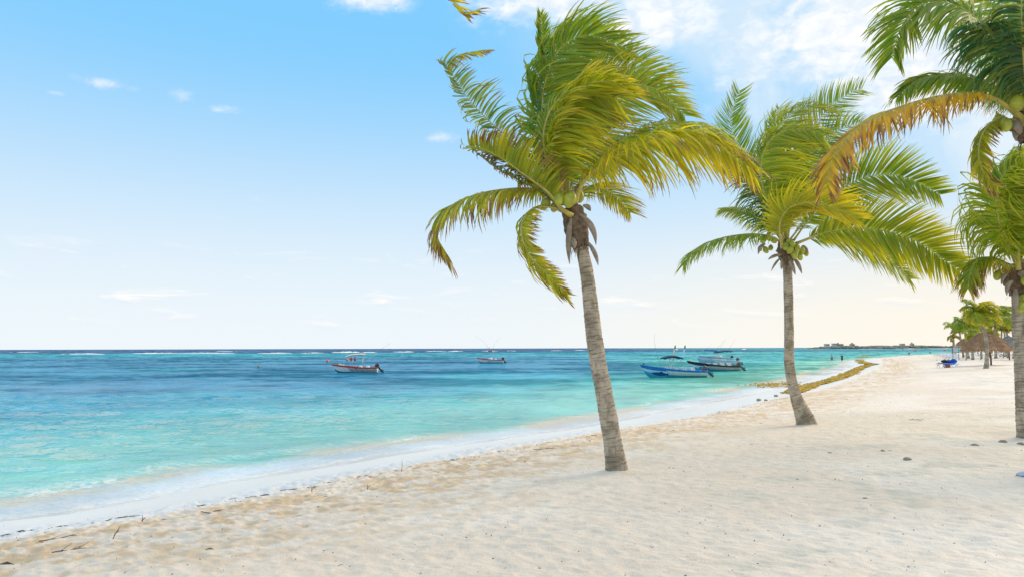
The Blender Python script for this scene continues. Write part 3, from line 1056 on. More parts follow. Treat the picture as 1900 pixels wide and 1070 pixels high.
# ---- the large palm in the middle
def palm_one():
    base = PALM1
    root = empty('coconut_palm', base)
    tag(root, 'tall leaning coconut palm with yellowing windblown fronds and shaggy brown fibre at its neck', 'palm tree', 'coconut palms on the beach')
    D = base.y
    o = tuple(base)
    px_trunk(root, [(1146, 878, 52), (1143, 862, 41), (1137, 820, 35), (1125, 750, 33), (1113, 690, 32), (1104, 635, 31), (1097, 575, 29), (1089, 510, 26), (1081, 468, 24), (1070, 425, 24), (1058, 392, 24)], D, D - 0.15, 3)
    # the trunk's first point is lowered into the sand; keep the empty at the foot
    root.children[0].location = (0, 0, -0.12)
    f = lambda pp, dd, **kw: frond(root, o, px_path(pp, D - 0.15, dd), **kw)
    H = (1052, 382)
    f([H, (1030, 362), (985, 350), (930, 352), (880, 362), (840, 380), (815, 405), (812, 440), (836, 487)], (0, 0.2, 0.3), L=0.72, F=(0.30, 0, -1), yel=0.5, brn=0.44, seed=1, n=115, sides=(1, 0.9))
    f([H, (1035, 345), (1000, 300), (955, 265), (915, 232), (870, 185), (838, 135), (822, 113)], (0, 0.5, 0.9), L=0.60, F=(1, 0.1, -0.12), k=0.75, yel=0.25, brn=0.28, seed=2, n=76, sides=(0.75, 1), green=TEAL)
    f([(832, 135), (833, 118), (850, 103), (880, 96), (905, 93)], (0.85, 0.8), L=0.32, F=(0.5, 0, -0.8), k=0.8, yel=0.45, brn=0.4, seed=21, n=30, start=0.02, rib=0.008)
    f([(1060, 400), (1040, 385), (1015, 355), (978, 328), (935, 297), (900, 278), (872, 272)], (-0.15, -0.5, -0.6), L=0.66, F=(1, -0.1, 0.30), k=0.72, yel=0.45, brn=0.42, seed=3, sides=(0.9, 1.0), rib=0.034)
    f([(1050, 395), (1015, 365), (975, 340), (925, 315), (885, 285)], (0.1, 0.0, -0.2), L=0.62, F=(1, 0, -0.7), k=0.75, yel=0.2, brn=0.9, seed=4, n=90, dry=True, sides=(1, 0.3))
    f([(1045, 392), (1020, 384), (995, 384), (975, 400), (967, 430), (982, 472), (1012, 505), (1054, 546)], (-0.1, -0.4, -0.5), L=0.62, F=(1, 0, -0.15), k=0.80, yel=0.62, brn=0.36, seed=5, sides=(0.55, 1))
    f([(1064, 390), (1075, 350), (1100, 318), (1140, 288), (1195, 265), (1250, 254), (1310, 262), (1355, 283), (1392, 312)], (0, -0.9, -1.3), L=0.92, F=(0.10, 0, -1), k=0.84, yel=0.58, brn=0.26, seed=6, n=135, rib=0.036, start=0.2)
    f([(1060, 385), (1080, 335), (1120, 290), (1170, 250), (1225, 228), (1290, 230), (1345, 255), (1385, 300)], (0, 0.2, 0.3), L=0.88, F=(0.1, 0.1, -1), k=0.78, yel=0.32, brn=0.2, seed=7, n=125)
    f([(1048, 380), (1022, 320), (1009, 270), (1013, 225), (1032, 190), (1062, 170), (1100, 166), (1140, 180)], (-0.1, -0.7, -1.0), L=1.1, F=(0.72, 0.05, -0.75), k=0.82, yel=0.36, brn=0.20, seed=8, n=135, width=0.036, sides=(1, 0.9))
    f([(1046, 380), (1016, 300), (1006, 235), (1008, 170), (1024, 115), (1050, 80), (1090, 66), (1135, 78)], (0, 0.2, 0.1), L=1.15, F=(1, 0.1, -0.42), k=0.80, yel=0.18, brn=0.12, seed=9, n=140, width=0.036)
    f([(1048, 380), (1024, 280), (1022, 190), (1030, 140), (1052, 100), (1090, 82), (1140, 82), (1180, 98)], (0.1, 0.7, 1.1), L=0.85, F=(1, 0.2, -0.05), k=0.62, yel=0.32, brn=0.12, seed=10, n=130, face=(0.3, -1, 0.6))
    f([(1050, 380), (1050, 280), (1075, 190), (1110, 140), (1160, 125), (1215, 150), (1255, 195)], (0.1, 0.9, 1.5), L=0.95, F=(0.9, 0.1, -0.25), k=0.5, yel=0.12, brn=0.12, seed=11, n=125, face=(0.2, -1, 0.5))
    f([(1052, 380), (1060, 300), (1090, 230), (1130, 180), (1175, 158), (1225, 170), (1270, 215)], (0, 0.3, 0.5), L=0.95, F=(0.7, 0.1, -0.75), k=0.6, yel=0.38, brn=0.12, seed=12, n=125, face=(0.2, -1, 0.5))
    f([(1045, 380), (1030, 290), (1045, 215), (1080, 165), (1130, 150), (1180, 175)], (-0.1, -1.0, -1.5), L=0.75, F=(0.9, -0.1, -0.4), k=0.8, yel=0.45, brn=0.18, seed=13, n=110)
    f([(1060, 385), (1085, 350), (1110, 345), (1140, 362), (1170, 395)], (0.2, 0.9, 1.4), L=0.62, F=(0.5, 0, -0.9), k=0.55, yel=0.45, brn=0.3, seed=14, n=90)
    f([(1052, 380), (1065, 330), (1095, 280), (1140, 255), (1190, 260)], (0.3, 1.4, 2.2), L=0.75, F=(0.6, 0.3, -0.8), k=0.8, yel=0.2, brn=0.1, seed=15, n=100)
    f([(1050, 380), (1040, 310), (1055, 240), (1090, 200), (1140, 200)], (0.3, 1.5, 2.4), L=0.85, F=(0.9, 0.3, -0.5), k=0.8, yel=0.15, brn=0.1, seed=16, n=100)
    # folded-back windward leaflets and the young spear
    f([(1030, 330), (1010, 250), (1004, 190), (1006, 140)], (0, 0.1), L=0.16, F=(-0.6, 0, -0.9), k=0.9, yel=0.05, brn=0.1, seed=17, n=44, start=0.05, sides=(1, 0.4), rib=0.01, green=TEAL, width=0.03)
    f([(1046, 380), (1022, 250), (1012, 150), (1006, 70), (1003, 24)], (0.1, 0.3, 0.3), L=0.30, F=(0.25, 0, 1), k=0.9, yel=0.2, brn=0.05, seed=18, n=40, start=0.70, rib=0.014)
    d = D - 0.15
    for i, (x, y, dz, r) in enumerate([(1037, 368, -0.32, .105), (1057, 371, -0.36, .112), (1012, 378, -0.12, .085), (1020, 358, 0.0, .08), (1028, 385, -0.1, .07), (1075, 365, 0.2, .09)]):
        coconut(root, o, P(x, y, d + dz), r, seed=i)
    crown_fibre(root, o, P(1078, 460, d), P(1060, 385, d), 0.125, 0.20, 5, 90)
    for i, (a, b_, w, bd) in enumerate([((1060, 405), (1057, 490), .045, (-.06, -.1, 0)), ((1075, 398), (1106, 455), .05, (.12, 0, .1)), ((1092, 450), (1110, 493), .035, (.05, 0, 0.02)),
                                        ((1062, 440), (1066, 462), .05, (0, -.1, 0)), ((1040, 350), (1010, 338), .05, (0, 0, .05)), ((1066, 365), (1074, 340), .05, (.03, -.05, 0)), ((1082, 380), (1096, 392), .04, (.03, 0, .04))]):
        bract(root, o, P(*a, d - 0.16), P(*b_, d - 0.2), w, bd, i)
    return root


def palm_two():
    base = PALM2
    root = empty('coconut_palm', base)
    tag(root, 'coconut palm with two coconut clusters and a trunk curving out at its foot', 'palm tree', 'coconut palms on the beach')
    D = base.y
    o = tuple(base)
    px_trunk(root, [(1499, 791, 44), (1495, 780, 35), (1488, 762, 29), (1477, 735, 21), (1469, 705, 19), (1464, 665, 18), (1464, 610, 17), (1463, 550, 17), (1461, 500, 17), (1458, 470, 17)], D, D, 11)
    root.children[0].location = Vector(P(1499, 791, D)) - base + Vector((0, 0, -0.12))
    f = lambda pp, dd, **kw: frond(root, o, px_path(pp, D, dd), **kw)
    f([(1452, 455), (1435, 440), (1395, 434), (1345, 440), (1305, 455), (1280, 473), (1268, 492)], (0, -0.2, -0.3), L=0.75, F=(0.1, 0, -1), k=0.7, yel=0.12, brn=0.15, seed=31, n=105)
    f([(1452, 450), (1430, 420), (1400, 398), (1370, 388), (1340, 388)], (0, 0.8, 1.2), L=0.7, F=(0.1, 0, -1), k=0.6, yel=0.3, brn=0.15, seed=32, n=95)
    f([(1452, 450), (1430, 400), (1405, 355), (1380, 320), (1358, 305)], (0, 0.4, 0.6), L=0.95, F=(0.05, 0, -1), k=0.72, yel=0.05, brn=0.1, seed=33, n=95, green=TEAL)
    f([(1455, 450), (1425, 370), (1392, 310), (1365, 265), (1355, 220), (1372, 168)], (0, 1.0, 1.6), L=0.85, F=(0.15, 0, 1), k=0.4, yel=0.08, brn=0.08, seed=34, n=110, spread=0.9, face=(0, -1, 0.2))
    f([(1456, 455), (1432, 400), (1415, 345), (1413, 300), (1428, 262), (1458, 243), (1495, 240), (1525, 248)], (-0.1, -0.9, -1.3), L=1.35, F=(0.70, 0, -0.75), k=0.80, yel=0.34, brn=0.12, seed=35, n=130, width=0.036)
    f([(1456, 450), (1428, 340), (1432, 265), (1462, 215), (1505, 195), (1550, 205)], (0, 0.3, 0.4), L=1.0, F=(1, 0, -0.35), k=0.75, yel=0.35, brn=0.1, seed=36, n=120)
    f([(1458, 450), (1465, 340), (1495, 255), (1535, 205), (1580, 172), (1600, 166)], (0.1, 0.8, 1.2), L=0.95, F=(1, 0, 0.2), k=0.4, yel=0.2, brn=0.08, seed=37, n=115, face=(0, -1, 0.3))
    f([(1460, 450), (1480, 340), (1520, 270), (1570, 235), (1620, 230)], (0.2, 1.2, 1.8), L=1.05, F=(0.8, 0, -0.5), k=0.5, yel=0.18, brn=0.08, seed=38, n=120, face=(0, -1, 0.3))
    f([(1452, 460), (1446, 425), (1452, 400), (1470, 382), (1505, 376), (1545, 384), (1590, 405)], (-0.2, -1.0, -1.6), L=1.0, F=(0.75, -0.1, -0.45), k=0.42, yel=0.66, brn=0.12, seed=39, n=120, width=0.036, sides=(1, 1), rib=0.03)
    f([(1470, 450), (1515, 390), (1570, 345), (1625, 325), (1675, 328), (1715, 345), (1745, 362)], (0, -0.3, -0.5), L=1.0, F=(0.6, 0, -0.8), k=0.22, yel=0.25, brn=0.08, seed=40, n=140, width=0.042, face=(0, -1, 0.25))
    f([(1475, 452), (1530, 432), (1590, 424), (1650, 430), (1705, 450), (1745, 478), (1782, 503)], (-0.1, -0.8, -1.2), L=1.05, F=(0.5, 0, -0.8), k=0.22, yel=0.42, brn=0.08, seed=41, n=150, width=0.042, rib=0.028, face=(0, -1, 0.2))
    f([(1472, 455), (1530, 436), (1590, 445), (1640, 475), (1690, 518)], (0, 0.6, 0.9), L=0.85, F=(0.3, 0, -0.95), k=0.4, yel=0.3, brn=0.12, seed=42, n=125, width=0.040, face=(0, -1, 0.3))
    f([(1460, 450), (1475, 370), (1510, 320), (1555, 300), (1600, 315)], (0.1, 1.4, 2.2), L=1.0, F=(0.7, 0.2, -0.7), k=0.75, yel=0.08, brn=0.08, seed=43, n=105)
    f([(1458, 450), (1450, 370), (1470, 300), (1510, 265), (1560, 270)], (0.1, 1.0, 1.6), L=1.0, F=(0.9, 0.2, -0.5), k=0.8, yel=0.1, brn=0.08, seed=44, n=105)
    f([(1460, 452), (1500, 405), (1540, 390), (1590, 395), (1640, 420)], (0.2, 1.3, 2.0), L=0.8, F=(0.6, 0.2, -0.8), k=0.7, yel=0.2, brn=0.1, seed=45, n=100)
    f([(1455, 450), (1440, 330), (1436, 240), (1446, 200)], (0.1, 0.8, 1.2), L=0.9, F=(0.9, 0, 0.2), k=0.6, yel=0.2, brn=0.1, seed=46, n=90)
    i = 0
    for x, y, dz, r in [(1416, 445, -.1, .085), (1427, 441, -.16, .085), (1436, 446, -.12, .08), (1421, 464, -.05, .08), (1430, 460, 0.05, .07), (1410, 462, 0.05, .06),
                        (1458, 458, -.25, .09), (1470, 453, -.3, .085), (1479, 461, -.3, .09), (1466, 464, -.32, .09), (1474, 473, -.3, .095), (1488, 466, -.22, .085), (1484, 477, -.22, .08), (1463, 450, -.18, .075), (1496, 470, -.1, .07)]:
        coconut(root, o, P(x, y, D + dz), r, seed=50 + i)
        i += 1
    crown_fibre(root, o, P(1460, 492, D), P(1457, 445, D), 0.125, 0.22, 9, 40)
    for j, (a, b_, w, bd) in enumerate([((1462, 475), (1476, 510), .06, (.02, -.06, .02)), ((1473, 478), (1488, 508), .05, (.04, -.03, .06)), ((1420, 452), (1407, 472), .05, (-.05, 0, .05)),
                                        ((1450, 472), (1425, 482), .04, (-.03, 0, .04)), ((1449, 478), (1431, 503), .03, (-.02, 0, .03)), ((1490, 455), (1500, 470), .04, (.03, 0, .04)), ((1452, 480), (1450, 500), .04, (0, -.05, 0)),
                                        ((1440, 430), (1428, 400), .05, (0, 0, .03))]):
        bract(root, o, P(*a, D - 0.14), P(*b_, D - 0.2), w, bd, 60 + j)
    return root


def palm_three():
    base = PALM3
    root = empty('coconut_palm', base)
    tag(root, 'coconut palm with a dense curtain of drooping green fronds beside the thatched shelters', 'palm tree', 'coconut palms on the beach')
    D = base.y
    o = tuple(base)
    px_trunk(root, [(1909, 818, 40), (1907, 800, 36), (1905, 760, 35), (1903, 700, 36), (1901, 640, 37), (1899, 590, 36), (1897, 545, 34), (1893, 505, 32)], D, D, 21)
    root.children[0].location = Vector(P(1909, 818, D)) - base + Vector((0, 0, -0.12))
    f = lambda pp, dd, **kw: frond(root, o, px_path(pp, D, dd), **kw)
    H = (1890, 500)
    f([H, (1868, 450), (1852, 400), (1850, 355), (1868, 318), (1905, 300), (1945, 310)], (-0.1, -0.9, -1.3), L=1.2, F=(0.45, 0, -0.9), k=0.85, yel=0.30, brn=0.15, seed=71, n=135, width=0.036)
    f([H, (1862, 440), (1848, 385), (1855, 330), (1885, 292), (1925, 285)], (0.1, 0.3, 0.4), L=1.0, F=(0.5, 0, -0.85), k=0.85, yel=0.15, brn=0.12, seed=72, n=125)
    f([H, (1868, 488), (1838, 477), (1812, 484), (1800, 508), (1796, 535)], (-0.1, -0.2), L=0.62, F=(0.15, 0, -1), k=0.85, yel=0.35, brn=0.35, seed=73, n=90)
    f([H, (1868, 458), (1845, 432), (1822, 417), (1803, 412)], (0.1, 0.7), L=0.35, F=(0.2, 0, 0.6), k=0.6, yel=0.1, brn=0.35, seed=74, n=60, green=TEAL, start=0.4)
    f([H, (1890, 400), (1900, 330), (1925, 290), (1970, 290)], (-0.3, -1.2, -1.6), L=0.9, F=(0.7, 0, -0.7), k=0.8, yel=0.3, brn=0.1, seed=75, n=110)
    f([H, (1880, 420), (1878, 350), (1890, 300)], (0, 0.8, 1.2), L=0.8, F=(0.5, 0, -0.7), k=0.75, yel=0.15, brn=0.1, seed=76, n=100)
    f([H, (1930, 440), (1990, 420), (2060, 450), (2110, 520)], (0, -0.4, -0.6), L=0.85, F=(0.3, 0, -1), k=0.8, yel=0.4, brn=0.15, seed=77, n=110)
    f([H, (1930, 470), (1990, 480), (2040, 530)], (0, 0.7, 1.0), L=0.75, F=(0.3, 0, -1), k=0.8, yel=0.3, brn=0.15, seed=78, n=95)
    f([H, (1915, 400), (1960, 350), (2030, 360)], (0.2, 1.2, 1.9), L=0.85, F=(0.6, 0.1, -0.7), k=0.75, yel=0.2, brn=0.1, seed=79, n=100)
    f([H, (1878, 440), (1865, 400), (1862, 360)], (0, 0.7, 1.5), L=0.95, F=(0.6, 0, -0.8), k=0.8, yel=0.1, brn=0.1, seed=80, n=100)
    for i, (x, y, dz, r) in enumerate([(1851, 511, -.15, .085), (1893, 570, -.25, .09), (1900, 555, -.2, .09), (1905, 520, -.4, .1), (1866, 500, 0, .08)]):
        coconut(root, o, P(x, y, D + dz), r, seed=80 + i)
    crown_fibre(root, o, P(1895, 548, D), P(1891, 490, D), 0.19, 0.27, 13, 60)
    for j, (a, b_, w, bd) in enumerate([((1886, 535), (1886, 582), .06, (-.02, -.08, 0)), ((1880, 520), (1868, 548), .05, (-.04, 0, .04)), ((1890, 505), (1905, 515), .07, (0, -.1, .05)), ((1872, 505), (1858, 528), .04, (-.03, 0, .03))]):
        bract(root, o, P(*a, D - 0.26), P(*b_, D - 0.3), w, bd, 90 + j)
    return root


def palm_four():
    """its trunk stands just outside the picture on the right; the crown reaches in"""
    base = PALM4
    root = empty('coconut_palm', base)
    tag(root, 'coconut palm leaning in overhead with one drying orange frond and large green coconuts', 'palm tree', 'coconut palms on the beach')
    D = 9.2
    o = tuple(base)
    top = P(1915, 232, D)
    trunk(root, [(base.x, base.y, base.z - 0.12), (base.x + 0.02, base.y, base.z + 0.3), tuple(Vector(base).lerp(top, 0.45) + Vector((0.22, 0, 0))), tuple(Vector(base).lerp(top, 0.8) + Vector((0.12, 0, 0))), tuple(top)],
          [0.2, 0.15, 0.135, 0.125, 0.12], 31).location = (0, 0, -0.12)
    f = lambda pp, dd, **kw: frond(root, o, px_path(pp, D, dd), **kw)
    f([(1903, 228), (1878, 205), (1850, 185), (1815, 174), (1760, 176), (1690, 192), (1625, 217), (1575, 252), (1545, 295), (1533, 350)], (-0.1, -0.5, -0.8), L=0.70, F=(0.15, 0, -1), k=0.80, yel=1.5, brn=0.42, ycol=(0.74, 0.50, 0.04), seed=101, n=125, rib=0.036, width=0.036, sides=(1, 1), start=0.2)
    f([(1903, 215), (1870, 175), (1820, 150), (1760, 140), (1705, 148), (1665, 180)], (0.1, 0.6, 0.9), L=0.62, F=(0.05, 0, -1), k=0.8, yel=0.15, brn=0.2, seed=102, n=105)
    f([(1908, 200), (1885, 130), (1850, 75), (1800, 25), (1750, 5), (1705, 12), (1672, 50), (1655, 108)], (0, 0.3, 0.5), L=0.95, F=(-0.15, 0, -1), k=0.78, yel=0.15, brn=0.12, seed=103, n=120, width=0.036)
    f([(1905, 205), (1890, 140), (1862, 90), (1825, 55), (1790, 45)], (-0.1, -0.7, -1.0), L=0.75, F=(0.25, 0, -1), k=0.85, yel=0.08, brn=0.1, seed=104, n=100, green=(0.05, 0.19, 0.09))  # sky reflection painted in as a bluer green
    f([(1910, 205), (1900, 110), (1895, 20), (1900, -70)], (-0.2, -1.0, -1.5), L=0.7, F=(0.25, 0, -0.9), k=0.75, yel=0.1, brn=0.05, seed=105, n=110, green=(0.05, 0.19, 0.10))  # bluer green again for the reflected sky
    f([(1908, 205), (1880, 100), (1858, 0), (1850, -100)], (0.1, 0.9, 1.4), L=0.85, F=(0.4, 0, -0.9), k=0.7, yel=0.25, brn=0.1, seed=106, n=110, width=0.036)
    f([(1905, 232), (1875, 222), (1842, 226), (1822, 252), (1816, 290), (1828, 325), (1850, 345)], (-0.1, -0.3), L=0.42, F=(0.8, 0, -0.75), k=0.88, yel=0.5, brn=0.4, seed=107, n=95, sides=(0.6, 1))
    f([(1912, 205), (1930, 100), (1980, 20), (2060, -20), (2150, 40)], (-0.2, -0.8, -1.0), L=0.9, F=(0.4, 0, -0.9), k=0.8, yel=0.3, brn=0.1, seed=108, n=110)
    f([(1915, 210), (1970, 160), (2050, 140), (2150, 190), (2200, 280)], (0, 0.4, 0.6), L=0.85, F=(0.3, 0, -1), k=0.8, yel=0.4, brn=0.15, seed=109, n=110)
    f([(1915, 215), (1960, 190), (2020, 220), (2070, 300)], (-0.2, -0.9, -1.2), L=0.75, F=(0.3, 0, -1), k=0.85, yel=0.45, brn=0.2, seed=110, n=100)
    f([(1910, 205), (1920, 110), (1950, 40), (2000, 0)], (0.2, 1.3, 2.0), L=0.85, F=(0.6, 0, -0.7), k=0.75, yel=0.2, brn=0.1, seed=111, n=100)
    f([(1908, 205), (1885, 150), (1868, 110), (1858, 80)], (0.2, 1.4, 2.2), L=0.8, F=(0.3, 0.2, -0.9), k=0.75, yel=0.12, brn=0.1, seed=112, n=95)
    f([(1905, 210), (1892, 180), (1870, 170), (1850, 180)], (0.4, 1.3, 2.0), L=0.6, F=(0.2, 0.2, -0.9), k=0.75, yel=0.12, brn=0.3, seed=113, n=80)
    for i, (x, y, dz, r) in enumerate([(1886, 190, -.3, .105), (1855, 229, -.1, .10), (1866, 232, -.25, .085), (1912, 185, -.35, .1), (1925, 240, -.3, .1)]):
        coconut(root, o, P(x, y, D + dz), r, seed=120 + i)
    crown_fibre(root, o, P(1915, 262, D), P(1908, 208, D), 0.15, 0.24, 17, 60)
    for j, (a, b_, w, bd) in enumerate([((1890, 222), (1893, 250), .08, (-.03, -.1, .02)), ((1880, 178), (1868, 157), .05, (0, -.1, .03)), ((1896, 238), (1885, 262), .05, (-.03, 0, .03))]):
        bract(root, o, P(*a, D - 0.2), P(*b_, D - 0.25), w, bd, 130 + j)
    return root


def palm_auto(base, top, R_, nf, seed, label=None, name='coconut_palm', leaf=0.42, n=34, r0=0.16, wind=(0.75, 0.1, -0.55), bend=(0, 0, 0), nuts=0, yel=(0.1, 0.4), up=0.55, group=None, brn=0.15, seg=4, width=0.06, keep=None):
    """a palm given by foot and crown point; leaves fan out and stream with the wind"""
    rnd = random.Random(seed)
    base, top = Vector(base), Vector(top)
    root = empty(name, base)
    mid = base.lerp(top, 0.45) + Vector(bend)
    low = base.lerp(top, 0.12) + Vector(bend) * 0.45
    tr = trunk(root, [tuple(base - Vector((0, 0, 0.1))), tuple(low), tuple(mid), tuple(base.lerp(top, 0.75) + Vector(bend) * 0.6), tuple(top)],
               [r0 * 1.5, r0 * 1.05, r0 * 0.9, r0 * 0.8, r0 * 0.78], seed, n=12, ring=0.12)
    tr.location = (0, 0, -0.1)
    for i in range(nf):
        az = 2 * math.pi * (i + rnd.uniform(-0.3, 0.3)) / nf * 1.0 + seed
        el = R(rnd.choice((70, 45, 20, 55, 5, 30)) + rnd.uniform(-10, 10))
        d = Vector((math.cos(az) * math.cos(el), math.sin(az) * math.cos(el), math.sin(el)))
        ln = R_ * rnd.uniform(0.8, 1.12)
        p = Vector(top)
        pts = [tuple(p)]
        wv = Vector(wind)
        for j in range(6):
            d = (d + Vector((wv.x * 0.20, wv.y * 0.2, -0.26 - 0.05 * j))).normalized() if j else d
            p = p + d * (ln / 6)
            pts.append(tuple(p))
        if keep is not None and not keep(math.cos(az), math.sin(az)):
            continue
        F = (wv.x * rnd.uniform(0.5, 1.2), rnd.uniform(-0.2, 0.3), wv.z - rnd.uniform(0, 0.5))
        frond(root, tuple(base), pts, L=leaf * R_, F=F, k=0.75, yel=rnd.uniform(*yel), brn=brn, n=n, seed=seed * 31 + i, width=width, seg=seg, rib=0.016 * R_, start=0.12)
    crown_fibre(root, tuple(base), top - Vector((0, 0, 0.35 * R_ / 2.4)), top + Vector((0, 0, 0.1)), r0 * 1.0, r0 * 1.6, seed, 14)
    for i in range(nuts):
        a = rnd.uniform(0, 6.28)
        coconut(root, tuple(base), top + Vector((math.cos(a) * r0 * 1.9, math.sin(a) * r0 * 1.9, -rnd.uniform(0.02, 0.3))), 0.11, seed=seed + i)
    if label:
        tag(root, label, 'palm tree', group)
    return root


palm_one()
palm_two()
palm_three()
palm_four()


def palm_five():
    """stands beside the photographer; only the end of one leaf hangs into the picture"""
    base = PALM5
    top = Vector((-3.5, 3.3, 7.0))
    root = palm_auto(base, top, 2.6, 11, 57, 'tall coconut palm above the camera with one frond tip hanging into view', leaf=0.3, n=80, r0=0.12, width=0.036, seg=5, keep=lambda cx, cy: cy < 0.15, group='coconut palms on the beach')
    tip, pre = P(890, 19, 6.2), P(832, -2, 5.9)
    pts = [tuple(top), tuple(top + Vector((0.45, 0.35, 0.35))), tuple(top.lerp(pre, 0.55) + Vector((0, 0, 0.55))), tuple(pre), tuple(tip)]
    frond(root, tuple(base), pts, L=0.42, F=(1, 0.1, -0.35), k=0.9, yel=0.7, brn=0.5, seed=171, n=95, width=0.034, tipk=0.35)
    return root


palm_five()
# ------------------------------------------------------------------ boats
WHITE = mat('boat_white', (0.80, 0.80, 0.78), 0.35, 0.10, 2.5)
CREAM = mat('boat_cream', (0.74, 0.66, 0.46), 0.45, 0.15, 3)
RED = mat('boat_red', (0.55, 0.09, 0.07), 0.4, 0.2, 3)
PINKISH = mat('boat_pink', (0.66, 0.50, 0.44), 0.5, 0.15, 3)
BLUE = mat('boat_blue', (0.015, 0.21, 0.60), 0.35, 0.15, 2)
TEALP = mat('boat_teal', (0.03, 0.40, 0.55), 0.35, 0.2, 2)
PALE = mat('boat_pale_blue', (0.58, 0.72, 0.82), 0.4, 0.1, 2)
GREYB = mat('boat_grey_blue', (0.38, 0.53, 0.66), 0.4, 0.12, 2)
NAVY = mat('boat_navy', (0.01, 0.045, 0.20), 0.4, 0.15, 2)
BLACKP = mat('boat_black', (0.022, 0.022, 0.026), 0.4, 0.2, 3)
MOTOR = mat('motor_black', (0.03, 0.034, 0.045), 0.3, 0.2, 4)
MOTOR_G = mat('motor_grey', (0.075, 0.085, 0.11), 0.35, 0.2, 4)
STEEL = mat('boat_steel', (0.55, 0.56, 0.57), 0.3, 0.1, 5, metal=0.6)
ROD = mat('rod_dark', (0.12, 0.11, 0.10), 0.5, 0.2, 5)
CANVAS = mat('canvas_navy', (0.015, 0.04, 0.10), 0.8, 0.25, 4)
CANVAS_B = mat('canvas_blue', (0.012, 0.20, 0.56), 0.75, 0.2, 4)
CANVAS_W = mat('canvas_cream', (0.80, 0.74, 0.60), 0.7, 0.12, 4)
ORANGE = mat('buoy_orange', (0.80, 0.20, 0.09), 0.5, 0.2, 5)
SKIN_G = mat('fish_paint', (0.01, 0.07, 0.22), 0.4, 0.3, 6)


def hull_fn(Lb, beam, h, bow):
    """v: 0 keel .. 1 sheer; t: 0 bow .. 1 transom; local x runs from bow (-) to stern (+)"""
    def S(t, v, side):
        half = beam / 2 * (1 - (1 - min(1, t / 0.55)) ** 2.1) ** 0.75 * (1 - 0.10 * max(0, t - 0.7) / 0.3)
        top = h + bow * (1 - t) ** 2.4
        keel = -0.22 + (0.22 + h * 0.35) * max(0, 1 - t / 0.16) ** 1.6
        rake = -0.10 * Lb * v * max(0, 1 - t / 0.30) ** 1.2
        w = half * (0.12 + 0.88 * v ** 0.55) if v > 0 else 0.0
        x = -Lb / 2 + 0.09 * Lb + t * 0.91 * Lb + rake
        return Vector((x, side * w, keel + (top - keel) * v))
    return S


